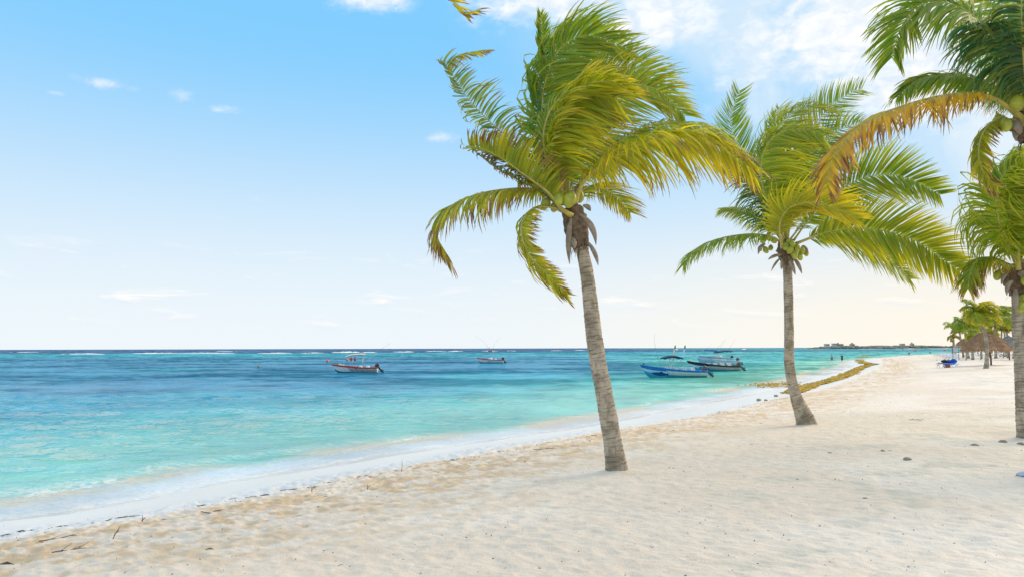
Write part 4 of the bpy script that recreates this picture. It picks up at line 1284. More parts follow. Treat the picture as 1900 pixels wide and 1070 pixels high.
def boat(px, py, Lb, label, colors, beam=1.75, h=0.62, bow=0.55, yaw=0.0, motors=1, motor_mat=None, seats=0, tilt=0.0, rods=(), canopy=None, extra=None, splits=(0.42, 0.78), group='motor boats moored off the beach'):
    c = plane0(px, py)
    root = empty('motor_boat', (c.x, c.y, 0.0), yaw)
    tag(root, label, 'boat', group)
    S = hull_fn(Lb, beam, h, bow)
    ts = [0, .02, .05, .09, .14, .2, .28, .37, .47, .58, .7, .82, .92, 1.0]
    low, midc, top, deck = colors
    def band(v0, v1, name, m, n=4, out=0.0):
        b = MB()
        for side in (-1, 1):
            rows = []
            for t in ts:
                r = []
                for i in range(n + 1):
                    p = S(t, v0 + (v1 - v0) * i / n, side)
                    p.y += side * out
                    r.append(p)
                rows.append(r if side > 0 else r[::-1])
            b.grid(rows)
        # transom strip
        b.grid([[S(1, v0 + (v1 - v0) * i / n, -1) + Vector((0, -out, 0)) for i in range(n + 1)], [S(1, v0 + (v1 - v0) * i / n, 1) + Vector((0, out, 0)) for i in range(n + 1)]])
        return b.build(name, m, root, True)
    hull = band(0.0, splits[0], 'hull', low, 6)
    band(splits[0], splits[1], 'side_stripe', midc, 3)
    band(splits[1], 1.0, 'gunwale_band', top, 3, 0.004)
    # rail cap and inside
    rb = MB()
    for side in (-1, 1):
        rb.tube([S(t, 1.0, side) + Vector((0, 0, 0.01)) for t in ts], 0.045, 6)
    rb.tube([S(1, 1, -1), S(1, 1, 1)], 0.04, 6)
    rb.build('rail_cap', top, root, True)
    ib = MB()
    rows = []
    for t in ts:
        a, b_ = S(t, 0.93, -1), S(t, 0.93, 1)
        fl = S(t, 0.45, 1).z
        fl = max(fl, 0.10) if t > 0.3 else a.z - 0.03
        rows.append([a * 0.99 + Vector((0, 0.01, 0)), Vector((a.x, a.y * 0.85, fl)), Vector((a.x, 0, fl)), Vector((b_.x, b_.y * 0.85, fl)), b_ * 0.99])
    ib.grid(rows)
    ib.build('inner_deck', deck, root, True)
    # outboard motors
    for i in range(motors):
        y = (i - (motors - 1) / 2) * 0.55
        mr = empty('outboard_motor', (Lb / 2 + 0.05, y, h + 0.02))
        mr.parent = root
        mm = motor_mat or MOTOR
        cw = MB()
        prof = [(-0.22, 0.10), (-0.24, 0.30), (-0.12, 0.46), (0.14, 0.50), (0.32, 0.40), (0.36, 0.18), (0.24, 0.06)]
        pts, fs = [], []
        for k, (wy, sc) in enumerate(((-0.19, 0.8), (-0.12, 1.0), (0.12, 1.0), (0.19, 0.8))):
            for px_, pz_ in prof:
                pts.append(((px_ - 0.05) * sc + 0.05, wy, (pz_ - 0.28) * sc + 0.28))
        m_ = len(prof)
        for k in range(3):
            for q in range(m_):
                fs.append((k * m_ + q, k * m_ + (q + 1) % m_, (k + 1) * m_ + (q + 1) % m_, (k + 1) * m_ + q))
        fs.append(tuple(range(m_))[::-1])
        fs.append(tuple(range(3 * m_, 4 * m_)))
        rot = Matrix.Rotation(-tilt, 4, 'Y')
        cw.poly([rot @ Vector(p) for p in pts], fs)
        cw.build('cowling', mm, mr, False)
        st = MB()
        st.poly([rot @ Vector(p) for p in ((-0.16, -0.195, 0.27), (0.26, -0.195, 0.29), (0.26, 0.195, 0.29), (-0.16, 0.195, 0.27), (-0.16, -0.195, 0.33), (0.26, -0.195, 0.35), (0.26, 0.195, 0.35), (-0.16, 0.195, 0.33))],
                [(3, 2, 1, 0), (4, 5, 6, 7), (0, 1, 5, 4), (1, 2, 6, 5), (2, 3, 7, 6), (3, 0, 4, 7)])
        st.build('cowling_stripe', RED, mr)
        lg = MB()
        lg.box(rot @ Vector((0.05, 0, -0.22)), (0.20, 0.12, 0.62), rot.to_3x3())
        lg.box(rot @ Vector((0.10, 0, -0.50)), (0.46, 0.20, 0.04), rot.to_3x3())
        lg.box(rot @ Vector((0.06, 0, -0.72)), (0.22, 0.07, 0.44), rot.to_3x3(), 1.0)
        lg.tube([rot @ Vector((-0.14, 0, -0.66)), rot @ Vector((0.02, 0, -0.66)), rot @ Vector((0.26, 0, -0.66))], [0.02, 0.075, 0.05], 8)
        lg.box((-0.14, 0, -0.1), (0.12, 0.30, 0.36))
        lg.build('drive_leg', mm, mr)
        pr = MB()
        hub = rot @ Vector((0.30, 0, -0.66))
        for k in range(3):
            a = 2 * math.pi * k / 3
            tipv = rot @ Vector((0.32, math.sin(a) * 0.17, -0.66 + math.cos(a) * 0.17))
            pr.tube([hub, hub.lerp(tipv, 0.6), tipv], [0.02, 0.065, 0.02], 6, True, 0.3)
        pr.build('propeller', mm, mr, True)
    # seats: small white benches with a tilted back
    for i in range(seats):
        x = Lb * (-0.06 + 0.13 * i)
        sb = MB()
        for side in (-1, 1):
            sb.box((x, side * beam * 0.2, h * 0.72), (0.42, beam * 0.26, 0.10))
            sb.box((x - 0.16, side * beam * 0.2, h * 0.72 + 0.30), (0.10, beam * 0.26, 0.52), Matrix.Rotation(R(-22), 3, 'Y'))
            sb.box((x, side * beam * 0.2, h * 0.4), (0.12, 0.12, h * 0.6))
        o = sb.build('seat', WHITE, root)
    # rods and aerials
    for pts in rods:
        n = len(pts)
        MB().tube([Vector(p) for p in pts], [0.014 - 0.008 * i / (n - 1) for i in range(n)], 5).build('fishing_rod', ROD, root, True)
    if canopy:
        x0, x1, z0, wid, m, sag, legs = canopy
        cb = MB()
        rows_t, rows_b = [], []
        for i in range(9):
            t = i / 8
            x = x0 + (x1 - x0) * t
            zc = z0 + sag[0] * (1 - (2 * t - 1) ** 2) + sag[1] * t
            up = [Vector((x, wid / 2 * s, zc - 0.10 * s * s)) for s in (-1, -0.6, 0, 0.6, 1)]
            dn = [p - Vector((0, 0, sag[2])) for p in up][::-1]
            rows_t.append(up + dn + [up[0]])
        cb.grid(rows_t)
        b0 = len(cb.v)
        cb.poly(rows_t[0][:-1], [tuple(range(10))[::-1]])
        cb.poly(rows_t[-1][:-1], [tuple(range(10))])
        cb.build('canopy', m, root, True)
        for lx0, lx1 in legs:
            for s in (-1, 1):
                MB().tube([(lx0, s * beam * 0.40, h * 0.8), (lx1, s * wid * 0.44, z0 - 0.02)], 0.022, 6).build('canopy_post', STEEL, root, True)
    if extra:
        extra(root, S)
    return root


def hull_patch(root, S, name, m, t0, t1, fn, v_mid, n=14, side=-1, out=0.012):
    """flat painted mark that lies on the hull's side; fn(u) gives its lower and upper edge"""
    b = MB()
    rows = []
    for i in range(n + 1):
        u = i / n
        lo, hi = fn(u)
        t = t0 + (t1 - t0) * u
        row = []
        for k in range(4):
            p = S(t, v_mid + lo + (hi - lo) * k / 3, side)
            p.y += side * out
            row.append(p)
        rows.append(row)
    b.grid(rows)
    return b.build(name, m, root, True)


def extras_red_white(root, S):
    # cream splash guard at the stern, jackets hung under the roof, gear in the bow
    hull_patch(root, S, 'stern_patch', CREAM, 0.80, 1.0, lambda u: (-0.28, 0.22), 0.6)
    hull_patch(root, S, 'bow_emblem', NAVY, 0.44, 0.56, lambda u: (-0.10 * math.sin(math.pi * u), 0.13 * math.sin(math.pi * u)), 0.72, out=0.016)
    for x in (-0.35, 0.10):
        j = MB()
        j.ball((x, -0.55, 1.62), (0.16, 0.12, 0.25), 10, 8, 0.06, 3)
        j.build('life_jacket', RED, root, True)
    g = MB()
    g.ball((-1.75, -0.1, 0.95), (0.22, 0.3, 0.16), 10, 6, 0.15, 4)
    g.ball((-1.45, 0.2, 0.90), (0.16, 0.2, 0.14), 10, 6, 0.15, 5)
    g.build('rope_coil', CREAM, root, True)
    MB().box((-0.5, 0, 0.62), (0.7, 0.9, 0.26)).build('tackle_box', RED, root)
    for x in (0.75, 1.6):
        MB().ball((x, -0.2, 0.66), (0.26, 0.3, 0.20), 10, 6, 0.05, 6).build('fender', WHITE, root, True)
    MB().tube([(1.05, -0.4, 2.0), (1.0, -0.4, 2.75)], 0.025, 5).build('aerial', ROD, root)


def extras_plain_white(root, S):
    hull_patch(root, S, 'stern_patch', CREAM, 0.84, 1.0, lambda u: (-0.3, 0.22), 0.6)
    hull_patch(root, S, 'number_marks', GREYB, 0.60, 0.76, lambda u: (-0.05, 0.03 + 0.02 * math.sin(30 * u)), 0.62, out=0.016)
    MB().ball((0.1, 0, 0.72), (0.45, 0.35, 0.32), 12, 8, 0.08, 3).build('console', WHITE, root, True)
    MB().ball((1.1, 0, 0.72), (0.25, 0.3, 0.18), 12, 8, 0.05, 4).build('fender', WHITE, root, True)
    MB().box((0.05, 0, 2.28), (0.78, 0.8, 0.30)).build('hung_jackets', RED, root)
    for s in (-1, 1):
        MB().tube([(0.1, s * 0.45, 0.6), (0.05, s * 0.4, 2.95)], 0.02, 5).build('roof_post', STEEL, root)
    MB().box((-0.3, 0, 3.0), (0.9, 1.1, 0.05)).build('roof', WHITE, root)


def extras_blue(root, S):
    hull_patch(root, S, 'painted_fish', SKIN_G, 0.10, 0.34, lambda u: (-0.16 * math.sin(math.pi * u) ** 0.7 - 0.10 * (u > 0.93), 0.13 * math.sin(math.pi * u) ** 0.8 + 0.15 * (u > 0.93)), 0.50, 24)
    hull_patch(root, S, 'painted_fin', SKIN_G, 0.18, 0.27, lambda u: (0.0, 0.24 * math.sin(math.pi * u) * u), 0.56, 12, -1, 0.014)
    MB().box((-2.93, 0, 1.28), (0.14, 0.16, 0.26)).build('bow_post', ROD, root)
    for x0, x1, m in ((-0.45, 0.35, CANVAS_W), (0.7, 1.35, PALE)):
        MB().tube([(x0, 0.3, 1.0), (x1, 0.3, 3.1)], 0.02, 5).build('flag_pole', STEEL, root)
        fl = MB()
        fl.poly([(x1 - 0.32, 0.29, 2.25), (x1 - 0.02, 0.29, 2.3), (x1 + 0.03, 0.29, 2.85), (x1 - 0.08, 0.29, 2.9), (x1 - 0.32, 0.32, 2.25), (x1 - 0.02, 0.32, 2.3), (x1 + 0.03, 0.32, 2.85), (x1 - 0.08, 0.32, 2.9)],
                [(0, 1, 2, 3), (7, 6, 5, 4), (0, 4, 5, 1), (1, 5, 6, 2), (2, 6, 7, 3), (3, 7, 4, 0)])
        fl.build('furled_flag', m, root)
        MB().tube([(x1 - 0.02, 0.3, 2.85), (x1 + 0.03, 0.3, 3.15)], [0.09, 0.04], 6).build('pole_tip', mat('tip_green', (0.01, 0.06, 0.04), 0.5), root)
    MB().tube([(-0.5, -0.3, 0.6), (0.1, -0.3, 1.9)], 0.035, 6).build('ladder_rail', WHITE, root)


def extras_dark_rim(root, S):
    hull_patch(root, S, 'painted_wave', BLUE, 0.14, 0.36, lambda u: (-0.16 * math.sin(math.pi * u), 0.14 * abs(math.sin(2.2 * math.pi * u))), 0.52, 20)
    MB().ball((-2.95, 0, 1.32), (0.13, 0.13, 0.16), 10, 7, 0.1, 2).build('bow_knob', CREAM, root, True)
    hull_patch(root, S, 'stern_patch', CREAM, 0.955, 1.0, lambda u: (-0.35, 0.2), 0.6)


def extras_grey(root, S):
    for i in range(5):
        x = -2.0 + i * 0.95
        MB().tube([(x, -0.78, 0.55), (x, -0.78, 1.15)], 0.018, 5).build('rail_post', STEEL, root)
    MB().tube([(-2.0, -0.78, 1.15), (1.8, -0.78, 1.15)], 0.018, 5).build('side_rail', STEEL, root)
    hull_patch(root, S, 'number_marks', NAVY, 0.62, 0.72, lambda u: (-0.07, 0.05 + 0.02 * math.sin(40 * u)), 0.70)
    MB().box((0.4, 0, 1.0), (1.6, 1.0, 0.22)).build('console', WHITE, root)


def extras_far(root, S):
    for i in range(4):
        x = -1.6 + i * 1.0
        MB().tube([(x, -0.78, 0.55), (x, -0.78, 1.1)], 0.018, 5).build('rail_post', STEEL, root)
    MB().ball((-0.9, 0, 1.15), (0.65, 0.4, 0.10), 12, 6, 0.1, 8).build('red_cover', mat('faded_red', (0.55, 0.14, 0.11), 0.7), root, True)
    for x in (1.5, 2.0):
        MB().ball((x, -0.6, 0.75), (0.26, 0.2, 0.20), 10, 6, 0.15, 9).build('life_jacket', RED, root, True)
    MB().ball((0.6, 0, 1.15), (0.9, 0.5, 0.22), 12, 6, 0.1, 8).build('cover_bundle', CANVAS_W, root, True)


boat(658, 690.6, 5.5, 'white boat with red rim, cream roof and two long fishing poles beside orange buoys', (mat('hull_dark', (0.10, 0.16, 0.2), .5), WHITE, RED, PINKISH), beam=1.7, h=0.60, bow=0.42, yaw=R(4), tilt=R(42), splits=(0.36, 0.86),
     rods=[[(-1.55, 0, 0.9), (-2.6, 0, 1.9), (-3.6, 0, 2.95)], [(0.25, 0, 0.7), (2.0, 0, 2.1), (4.3, 0, 3.6)]], canopy=(-1.1, 1.15, 2.0, 1.3, CANVAS_W, (0.14, 0.28, 0.07), ((-0.3, -0.5), (1.0, 1.0))), extra=extras_red_white)
boat(909, 672.8, 5.2, 'small white boat with red rim, two dark motors and two thin bent poles', (mat('hull_dark', (0.10, 0.16, 0.2), .5), WHITE, RED, WHITE), beam=1.7, h=0.62, bow=0.40, yaw=R(-3), motors=2, tilt=R(30), splits=(0.34, 0.86),
     rods=[[(-0.2, 0.2, 2.9), (-1.0, 0.2, 3.9), (-1.9, 0.2, 4.7), (-2.9, 0.2, 5.3)], [(0.6, -0.2, 2.7), (0.9, -0.2, 3.7), (1.5, -0.2, 4.5), (2.2, -0.2, 5.0)]], extra=extras_plain_white)
boat(1249, 699.3, 6.5, 'bright blue boat with pale side stripe and painted fish, moored closest to the beach', (TEALP, PALE, BLUE, WHITE), beam=1.8, h=0.62, bow=0.62, yaw=R(3), motor_mat=MOTOR_G, seats=4, tilt=R(48), splits=(0.50, 0.74),
     rods=[[(-1.0, 0.2, 0.6), (-1.5, 0.2, 2.2), (-1.75, 0.2, 3.4), (-1.72, 0.2, 4.3)]], canopy=(-1.05, 0.85, 1.98, 1.4, CANVAS, (0.18, 0.0, 0.13), ((-0.55, -0.45), (-0.4, 0.3))), extra=extras_blue)
boat(1324, 688.0, 6.6, 'teal boat with a black rim, white seats and a wooden bow', (TEALP, PALE, BLACKP, PINKISH), beam=1.8, h=0.62, bow=0.66, yaw=R(4), motor_mat=MOTOR_G, seats=4, tilt=R(45), splits=(0.48, 0.74), extra=extras_dark_rim)
boat(1332, 679.0, 6.5, 'grey-blue boat with navy bottom and dark canopy, behind the black-rimmed boat', (NAVY, GREYB, PALE, WHITE), beam=1.9, h=0.85, bow=0.55, yaw=R(3), motor_mat=MOTOR_G, tilt=R(42), splits=(0.36, 0.84),
     rods=[[(-0.4, 0.2, 2.3), (1.3, 0.2, 4.1)], [(1.7, 0.2, 2.4), (3.2, 0.2, 4.6)]], canopy=(-0.4, 2.05, 2.25, 1.5, CANVAS, (0.10, 0.18, 0.12), ((0.0, -0.2), (1.6, 1.8))), extra=extras_grey)
boat(1327, 672.6, 6.4, 'grey boat with a bright blue canopy, farthest of the three moored together', (NAVY, GREYB, GREYB, PALE), beam=1.9, h=0.9, bow=0.45, yaw=R(2), motors=1, tilt=R(0), splits=(0.32, 0.9),
     rods=[[(-2.2, 0.2, 1.6), (-0.6, 0.2, 3.6)], [(0.8, 0.2, 2.4), (2.6, 0.2, 4.8)]], canopy=(-1.85, 0.95, 2.55, 1.5, CANVAS_B, (0.14, -0.30, 0.13), ((-1.4, -1.5), (0.6, 0.5))), extra=extras_far)


def buoy(px, py, r, label, m, group='mooring buoys'):
    c = plane0(px, py)
    b = MB()
    b.ball((0, 0, r * 0.55), r, 16, 12)
    o = b.build('mooring_buoy', m, None, True)
    o.location = c
    tag(o, label, 'buoy', group)
    n = MB()
    n.tube([(0, 0, r * 1.45), (0, 0, r * 1.75)], [r * 0.22, r * 0.16], 8)
    n.build('neck', m, o, True)
    return o


buoy(607.5, 671, 0.36, 'round orange buoy with open water around it, off the bow of the red-rimmed boat', ORANGE)
buoy(644.5, 668.5, 0.33, 'round orange buoy seen under the cream roof of the red-rimmed boat', ORANGE)
buoy(720.5, 663.7, 0.22, 'small yellowish buoy between the two white boats', mat('buoy_yellow', (0.6, 0.45, 0.12), 0.6))
buoy(480, 680.5, 0.20, 'small brown float out from the red-rimmed boat', mat('buoy_brown', (0.40, 0.27, 0.10), 0.7))

# ------------------------------------------------------------------ thatched shelters
THATCH = mat('thatch', (0.44, 0.25, 0.13), 0.95, 0.4, 9, bump=1.0)
THATCH_G = mat('thatch_grey', (0.36, 0.32, 0.28), 0.95, 0.4, 9, bump=1.0)
POST = mat('post_wood', (0.20, 0.115, 0.075), 0.85, 0.35, 8, bump=0.5)
POST_G = mat('post_pale', (0.40, 0.33, 0.26), 0.85, 0.3, 8, bump=0.5)


def palapa(foot, rad, eave, peak, label, m, pm, seed, straws=900, lean=0.0):
    rnd = random.Random(seed)
    root = empty('thatched_shelter', foot)
    tag(root, label, 'palapa', 'thatched shelters on the beach')
    pb = MB()
    pb.tube([(0.0, 0, -0.15), (0.02, 0, eave * 0.5), (lean, 0, peak - 0.25)], [0.085, 0.08, 0.07], 10)
    pb.build('post', pm, root, True)
    def shell(r0, z0, r1, z1, name, n=40, rows=9, thick=0.16):
        b = MB()
        out = []
        for j in range(rows + 1):
            t = j / rows
            r = r0 + (r1 - r0) * t
            z = z0 + (z1 - z0) * (t ** 1.9) 
            row = []
            for i in range(n):
                a = 2 * math.pi * i / n
                k = 1 + 0.02 * math.sin(9 * a) + rnd.uniform(-0.018, 0.018)
                dz = rnd.uniform(-0.05, 0.03) if j == rows else rnd.uniform(-0.02, 0.02)
                row.append(Vector((lean + math.cos(a) * r * k, math.sin(a) * r * k, z + dz)))
            out.append(row + [row[0]])
        b.grid(out)
        inner = [[p - Vector((0, 0, thick)) for p in r] for r in out[::-1]]
        b.grid(inner)
        b.grid([out[-1], inner[0]])
        # loose straws combed downhill
        for i in range(straws):
            a = rnd.uniform(0, 6.283)
            t = rnd.random() ** 0.6
            ln = rnd.uniform(0.10, 0.30)
            def pt(tt):
                tt2 = min(tt, 1.12)
                r = r0 + (r1 - r0) * tt2
                z = z0 + (z1 - z0) * (tt2 ** 1.9) - max(0, tt2 - 1) * 1.2
                return Vector((lean + math.cos(a) * r, math.sin(a) * r, z + 0.02))
            p, q = pt(t), pt(t + ln * rnd.uniform(0.5, 1.0))
            sdv = Vector((-math.sin(a), math.cos(a), 0)) * rnd.uniform(0.012, 0.035)
            lift = Vector((math.cos(a) * 0.3, math.sin(a) * 0.3, 1)) * rnd.uniform(0.01, 0.07)
            b.grid([[p - sdv, p + sdv], [q - sdv * 0.6 + lift, q + sdv * 0.6 + lift]])
        o = b.build(name, m, root, True)
        o['kind'] = 'stuff'
        return o
    zm = eave + (peak - eave) * 0.60
    shell(rad * 0.40, zm + 0.02, rad, eave, 'thatch_skirt')
    shell(0.05, peak, rad * 0.74, zm - 0.30, 'thatch_crown')
    cb = MB()
    cb.box((lean, 0, peak + 0.02), (0.26, 0.26, 0.28), None, 0.7)
    cb.build('finial', POST_G, root)
    # roof poles under the thatch
    for i in range(8):
        a = 2 * math.pi * i / 8
        MB().tube([(lean, 0, peak - 0.3), (lean + math.cos(a) * rad * 0.9, math.sin(a) * rad * 0.9, eave - 0.12)], 0.03, 5).build('rafter', pm, root)
    return root


def palapa_px(fx, fy, x0, x1, ye, yp, *a, **k):
    f = G(fx, fy)
    s = f.y / F_PX
    palapa(f, (x1 - x0) / 2 * s, (fy - ye) * s, (fy - yp) * s, *a, lean=((x0 + x1) / 2 - fx) * s, **k)


palapa_px(1839, 676.5, 1792, 1871, 647.5, 617, 'large brown thatched shelter on one dark post behind the slanting palm', THATCH, POST, 3, straws=1500)
palapa_px(1787, 664, 1777, 1803, 639, 629.5, 'low brown thatched shelter behind the cluster of dry palms', THATCH, POST, 4, straws=400)
palapa_px(1873, 667, 1855, 1893, 638, 624, 'grey thatched shelter behind the brown one', THATCH_G, POST, 5, straws=600)
palapa_px(1822, 665, 1806, 1842, 640, 620, 'brown thatched shelter hidden behind the large one', THATCH, POST_G, 6, straws=500)
palapa_px(1905, 668, 1878, 1932, 640, 622, 'grey thatched shelter hidden behind the edge palm trunk', THATCH_G, POST, 7, straws=600)

# ------------------------------------------------------------------ loungers, sign, flags
PLASTIC = mat('white_plastic', (0.80, 0.80, 0.80), 0.45, 0.06, 4)


def lounger_parts(root, back=38):
    w = 0.66
    fb = MB()
    for s in (-1, 1):
        fb.box((-0.05, s * w / 2, 0.34), (1.9, 0.06, 0.09))
    fb.box((-0.98, 0, 0.34), (0.06, w, 0.09))
    fb.build('frame', PLASTIC, root)
    for i in range(9):
        x = -0.86 + i * 0.14
        MB().box((x, 0, 0.385), (0.115, w - 0.05, 0.025)).build('slat', PLASTIC, root)
    bk = empty('backrest', (0.34, 0, 0.39))
    bk.parent = root
    bk.rotation_euler = (0, R(-back), 0)
    fr = MB()
    for s in (-1, 1):
        fr.box((0.33, s * w / 2 * 0.93, 0), (0.70, 0.05, 0.05))
    fr.box((0.68, 0, 0), (0.05, w * 0.93, 0.05))
    fr.build('back_frame', PLASTIC, bk)
    for i in range(5):
        MB().box((0.07 + i * 0.14, 0, 0.012), (0.115, w * 0.86, 0.025)).build('slat', PLASTIC, bk)
    for sx in (-0.72, 0.62):
        for s in (-1, 1):
            lb = MB()
            for dx in (-0.16, 0.16):
                lb.tube([(sx, s * w / 2, 0.34), (sx + dx, s * (w / 2 + 0.02), 0.0)], [0.035, 0.03], 6)
            lb.build('leg', PLASTIC, root)


def copy_tree(o, parent=None):
    c = o.copy()
    col.objects.link(c)
    c.parent = parent
    for ch in list(o.children):
        copy_tree(ch, c)
    return c


near = G(1759, 681)
lg = empty('sun_lounger', near, R(8))
lounger_parts(lg)
tag(lg, 'white sun lounger with a blue towel on it, alone on the open sand', 'sun lounger', 'sun loungers')
lounger0 = lg
tb = MB()
rnd = random.Random(5)
rows = []
for i in range(12):
    x = -0.80 + i * 0.135
    z = 0.41 if x < 0.34 else 0.41 + (x - 0.34) * 0.75
    rows.append([(x, y_, z + 0.025 + rnd.uniform(0, 0.03) - (0.16 if abs(y_) > 0.34 else 0)) for y_ in (-0.38, -0.34, -0.15, 0.1, 0.34, 0.38)])
tb.grid(rows)
tb.grid([[(p[0], p[1], p[2] - 0.012) for p in r[::-1]] for r in rows])
tw = tb.build('beach_towel', mat('towel_blue', (0.01, 0.13, 0.62), 0.9, 0.2, 6), None, True)
tw.location, tw.rotation_euler = near, (0, 0, R(8))
tag(tw, 'blue towel spread over the lone white lounger', 'towel')
bb = MB()
for i in range(5):
    bb.ball((0.0 + i * 0.16, rnd.uniform(-0.1, 0.1), 0.56 + 0.05 * math.sin(i * 2.2) + max(0, i - 2) * 0.05), (0.20, 0.22, 0.13), 12, 8, 0.12, i)
bb2 = bb.build('crumpled_clothes', mat('cloth_blue_mid', (0.01, 0.10, 0.42), 0.9, 0.5, 5), None, True)
bb2.location, bb2.rotation_euler = near, (0, 0, R(8))
tag(bb2, 'heap of dark blue clothes on the lone lounger', 'clothes')
bg_ = MB()
bg_.ball((-0.30, 0.02, 0.58), (0.34, 0.2, 0.15), 14, 8, 0.10, 3)
bg_.tube([(-0.5, 0.02, 0.62), (-0.3, 0.02, 0.80), (-0.1, 0.02, 0.64)], 0.02, 6)
bgo = bg_.build('dark_bag', mat('bag_black', (0.025, 0.028, 0.03), 0.8, 0.3, 6), None, True)
bgo.location, bgo.rotation_euler = near, (0, 0, R(8))
tag(bgo, 'black bag lying on the blue towel of the lone lounger', 'bag')
ob = MB()
ob.ball((-0.12, -0.05, 0.13), (0.34, 0.22, 0.20), 12, 8, 0.08, 4)
ob.tube([(-0.34, -0.05, 0.2), (-0.12, -0.05, 0.42), (0.1, -0.05, 0.2)], 0.018, 6)
obo = ob.build('beach_bag', mat('bag_orange', (0.45, 0.14, 0.05), 0.8, 0.3, 6), None, True)
obo.location = near
tag(obo, 'orange-brown beach bag on the sand under the lone lounger', 'bag')

for i, (px, py, yaw) in enumerate([(1741, 659.8, 14), (1747, 661.2, 14), (1753, 662.4, 14), (1759, 664.0, 14), (1765, 665.5, 14), (1771, 667.0, 14)]):
    c = copy_tree(lounger0)
    c.location = G(px, py)
    c.rotation_euler = (0, 0, R(yaw))
    c['label'] = 'empty white sun lounger in the row behind the small sign'
    c['group'] = 'row of empty loungers'
for i, (px, py) in enumerate([(1800, 660.5), (1807, 659), (1815, 661), (1823, 659.5), (1829, 661.5), (1846, 660), (1853, 661.5), (1861, 659.5), (1867, 661), (1877, 660), (1882, 662)]):
    c = copy_tree(lounger0)
    c.location = G(px, py)
    c.rotation_euler = (0, 0, R(20 + 37 * (i % 5)))
    c['label'] = 'white sun lounger in the shade under the thatched shelters'
    c['group'] = 'loungers under the shelters'

# sign board on two posts
sg = G(1774, 667.5)
sgs = sg.y / F_PX
sr = empty('notice_board', sg)
tag(sr, 'small white notice board on two dark posts beside the row of loungers', 'sign')
for s in (-1, 1):
    MB().tube([(s * 5.3 * sgs, 0, -0.1), (s * 5.3 * sgs, 0, 24 * sgs)], 0.035, 8).build('post', ROD, sr, True)
MB().box((0, -0.03, 19 * sgs), (8.4 * sgs, 0.04, 8.4 * sgs)).build('board', mat('sign_white', (0.66, 0.70, 0.76), 0.5, 0.05), sr)
for i in range(4):
    MB().box((-0.02 * i, -0.055, (21.8 - i * 1.7) * sgs), ((6.4 - 0.8 * (i % 2)) * sgs, 0.006, 0.5 * sgs)).build('text_line', mat('sign_text', (0.30, 0.38, 0.48), 0.6), sr)
MB().box((0, -0.05, 14.2 * sgs), (8.0 * sgs, 0.03, 0.9 * sgs)).build('red_strip', RED, sr)


def flag(px, py, h, label, w=0.9):
    f = G(px, py)
    r = empty('warning_flag', f)
    tag(r, label, 'flag', 'red beach flags')
    MB().tube([(0, 0, -0.1), (0, 0, h)], 0.022, 6).build('pole', STEEL, r, True)
    b = MB()
    rows = []
    for i in range(7):
        t = i / 6
        hh = 0.36 * (1 - t) + 0.02
        rows.append([(0.02 + w * t, 0.06 * math.sin(5 * t), h - 0.38 - 0.10 * t - hh), (0.02 + w * t, 0.06 * math.sin(5 * t), h - 0.38 - 0.10 * t + hh)])
    b.grid(rows)
    b.grid([[(p[0], p[1] + 0.008, p[2]) for p in r2[::-1]] for r2 in rows])
    b.build('cloth', mat('flag_red', (0.62, 0.05, 0.04), 0.8, 0.2), r)


flag(1697, 658.8, 2.0, 'red triangular flag on a pole near the standing figures at the waterline')
flag(1751, 657.5, 1.75, 'small red flag on a pole behind the row of loungers', 0.6)

# rope fence under the shelters
rf = empty('rope_fence', G(1800, 664))
tag(rf, 'white rope strung between pale posts under the thatched shelters', 'rope fence')
fp = []
for px, py in [(1793, 667.8), (1804, 664.5), (1820, 666.8), (1847, 664.5), (1862, 663), (1871, 663.5), (1884, 665)]:
    q = G(px, py) - rf.location
    fp.append(q)
    MB().tube([q - Vector((0, 0, 0.1)), q + Vector((0.02, 0, 1.15))], [0.085, 0.075], 8).build('fence_post', POST_G, rf, True)
rp = MB()
pts = []
for a, b in zip(fp[:-1], fp[1:]):
    for k in range(6):
        t = k / 6
        pts.append(a.lerp(b, t) + Vector((0, -0.08, 0.9 - 0.22 * math.sin(math.pi * t))))
pts.append(fp[-1] + Vector((0, -0.08, 0.9)))
rp.tube(pts, 0.022, 5)
rp.build('rope', PLASTIC, rf, True)


# ------------------------------------------------------------------ background palms
def bgp(fx, fy, tx, ty, rad, nf, seed, label, **k):
    f = G(fx, fy)
    t = P(tx, ty, f.y)
    return palm_auto(f, t, rad * f.y / F_PX, nf + 4, seed, label, group='palms along the far beach', n=k.pop('n', 26), r0=k.pop('r0', 0.16), width=k.pop('width', 0.10), **k)


bgp(1829, 683, 1814, 581, 42, 15, 201, 'slender palm slanting left in front of the large thatched shelter', bend=(0.38, 0, 0), nuts=5, yel=(0.2, 0.6), n=60, width=0.06, r0=0.15)
bgp(1767, 659, 1771, 607, 23, 13, 202, 'leafy palm at the seaward edge of the palm grove', yel=(0.1, 0.4))
bgp(1773, 659, 1769, 625, 15, 8, 203, 'short dry palm at the seaward edge of the grove', yel=(0.3, 0.6), brn=0.6)
bgp(1788, 662, 1780, 614, 20, 11, 204, 'palm with a shaggy dry neck next to the low shelter', yel=(0.1, 0.5), brn=0.5)
bgp(1797, 664, 1788, 601, 27, 14, 205, 'tall palm with dark green fan beside the low thatched shelter', yel=(0.0, 0.25))
bgp(1805, 667, 1804, 619, 19, 13, 206, 'short bright green palm left of the large shelter roof', yel=(0.35, 0.6))
bgp(1835, 663, 1833, 616, 20, 13, 207, 'bright green palm rising behind the large shelter roof', yel=(0.25, 0.55))
bgp(1848, 664, 1845, 597, 26, 14, 208, 'palm with a brown neck behind the peak of the large shelter', yel=(0.1, 0.4), brn=0.4)
bgp(1857, 661, 1859, 602, 22, 13, 209, 'yellow-green palm over the grey thatched shelter', yel=(0.4, 0.7))
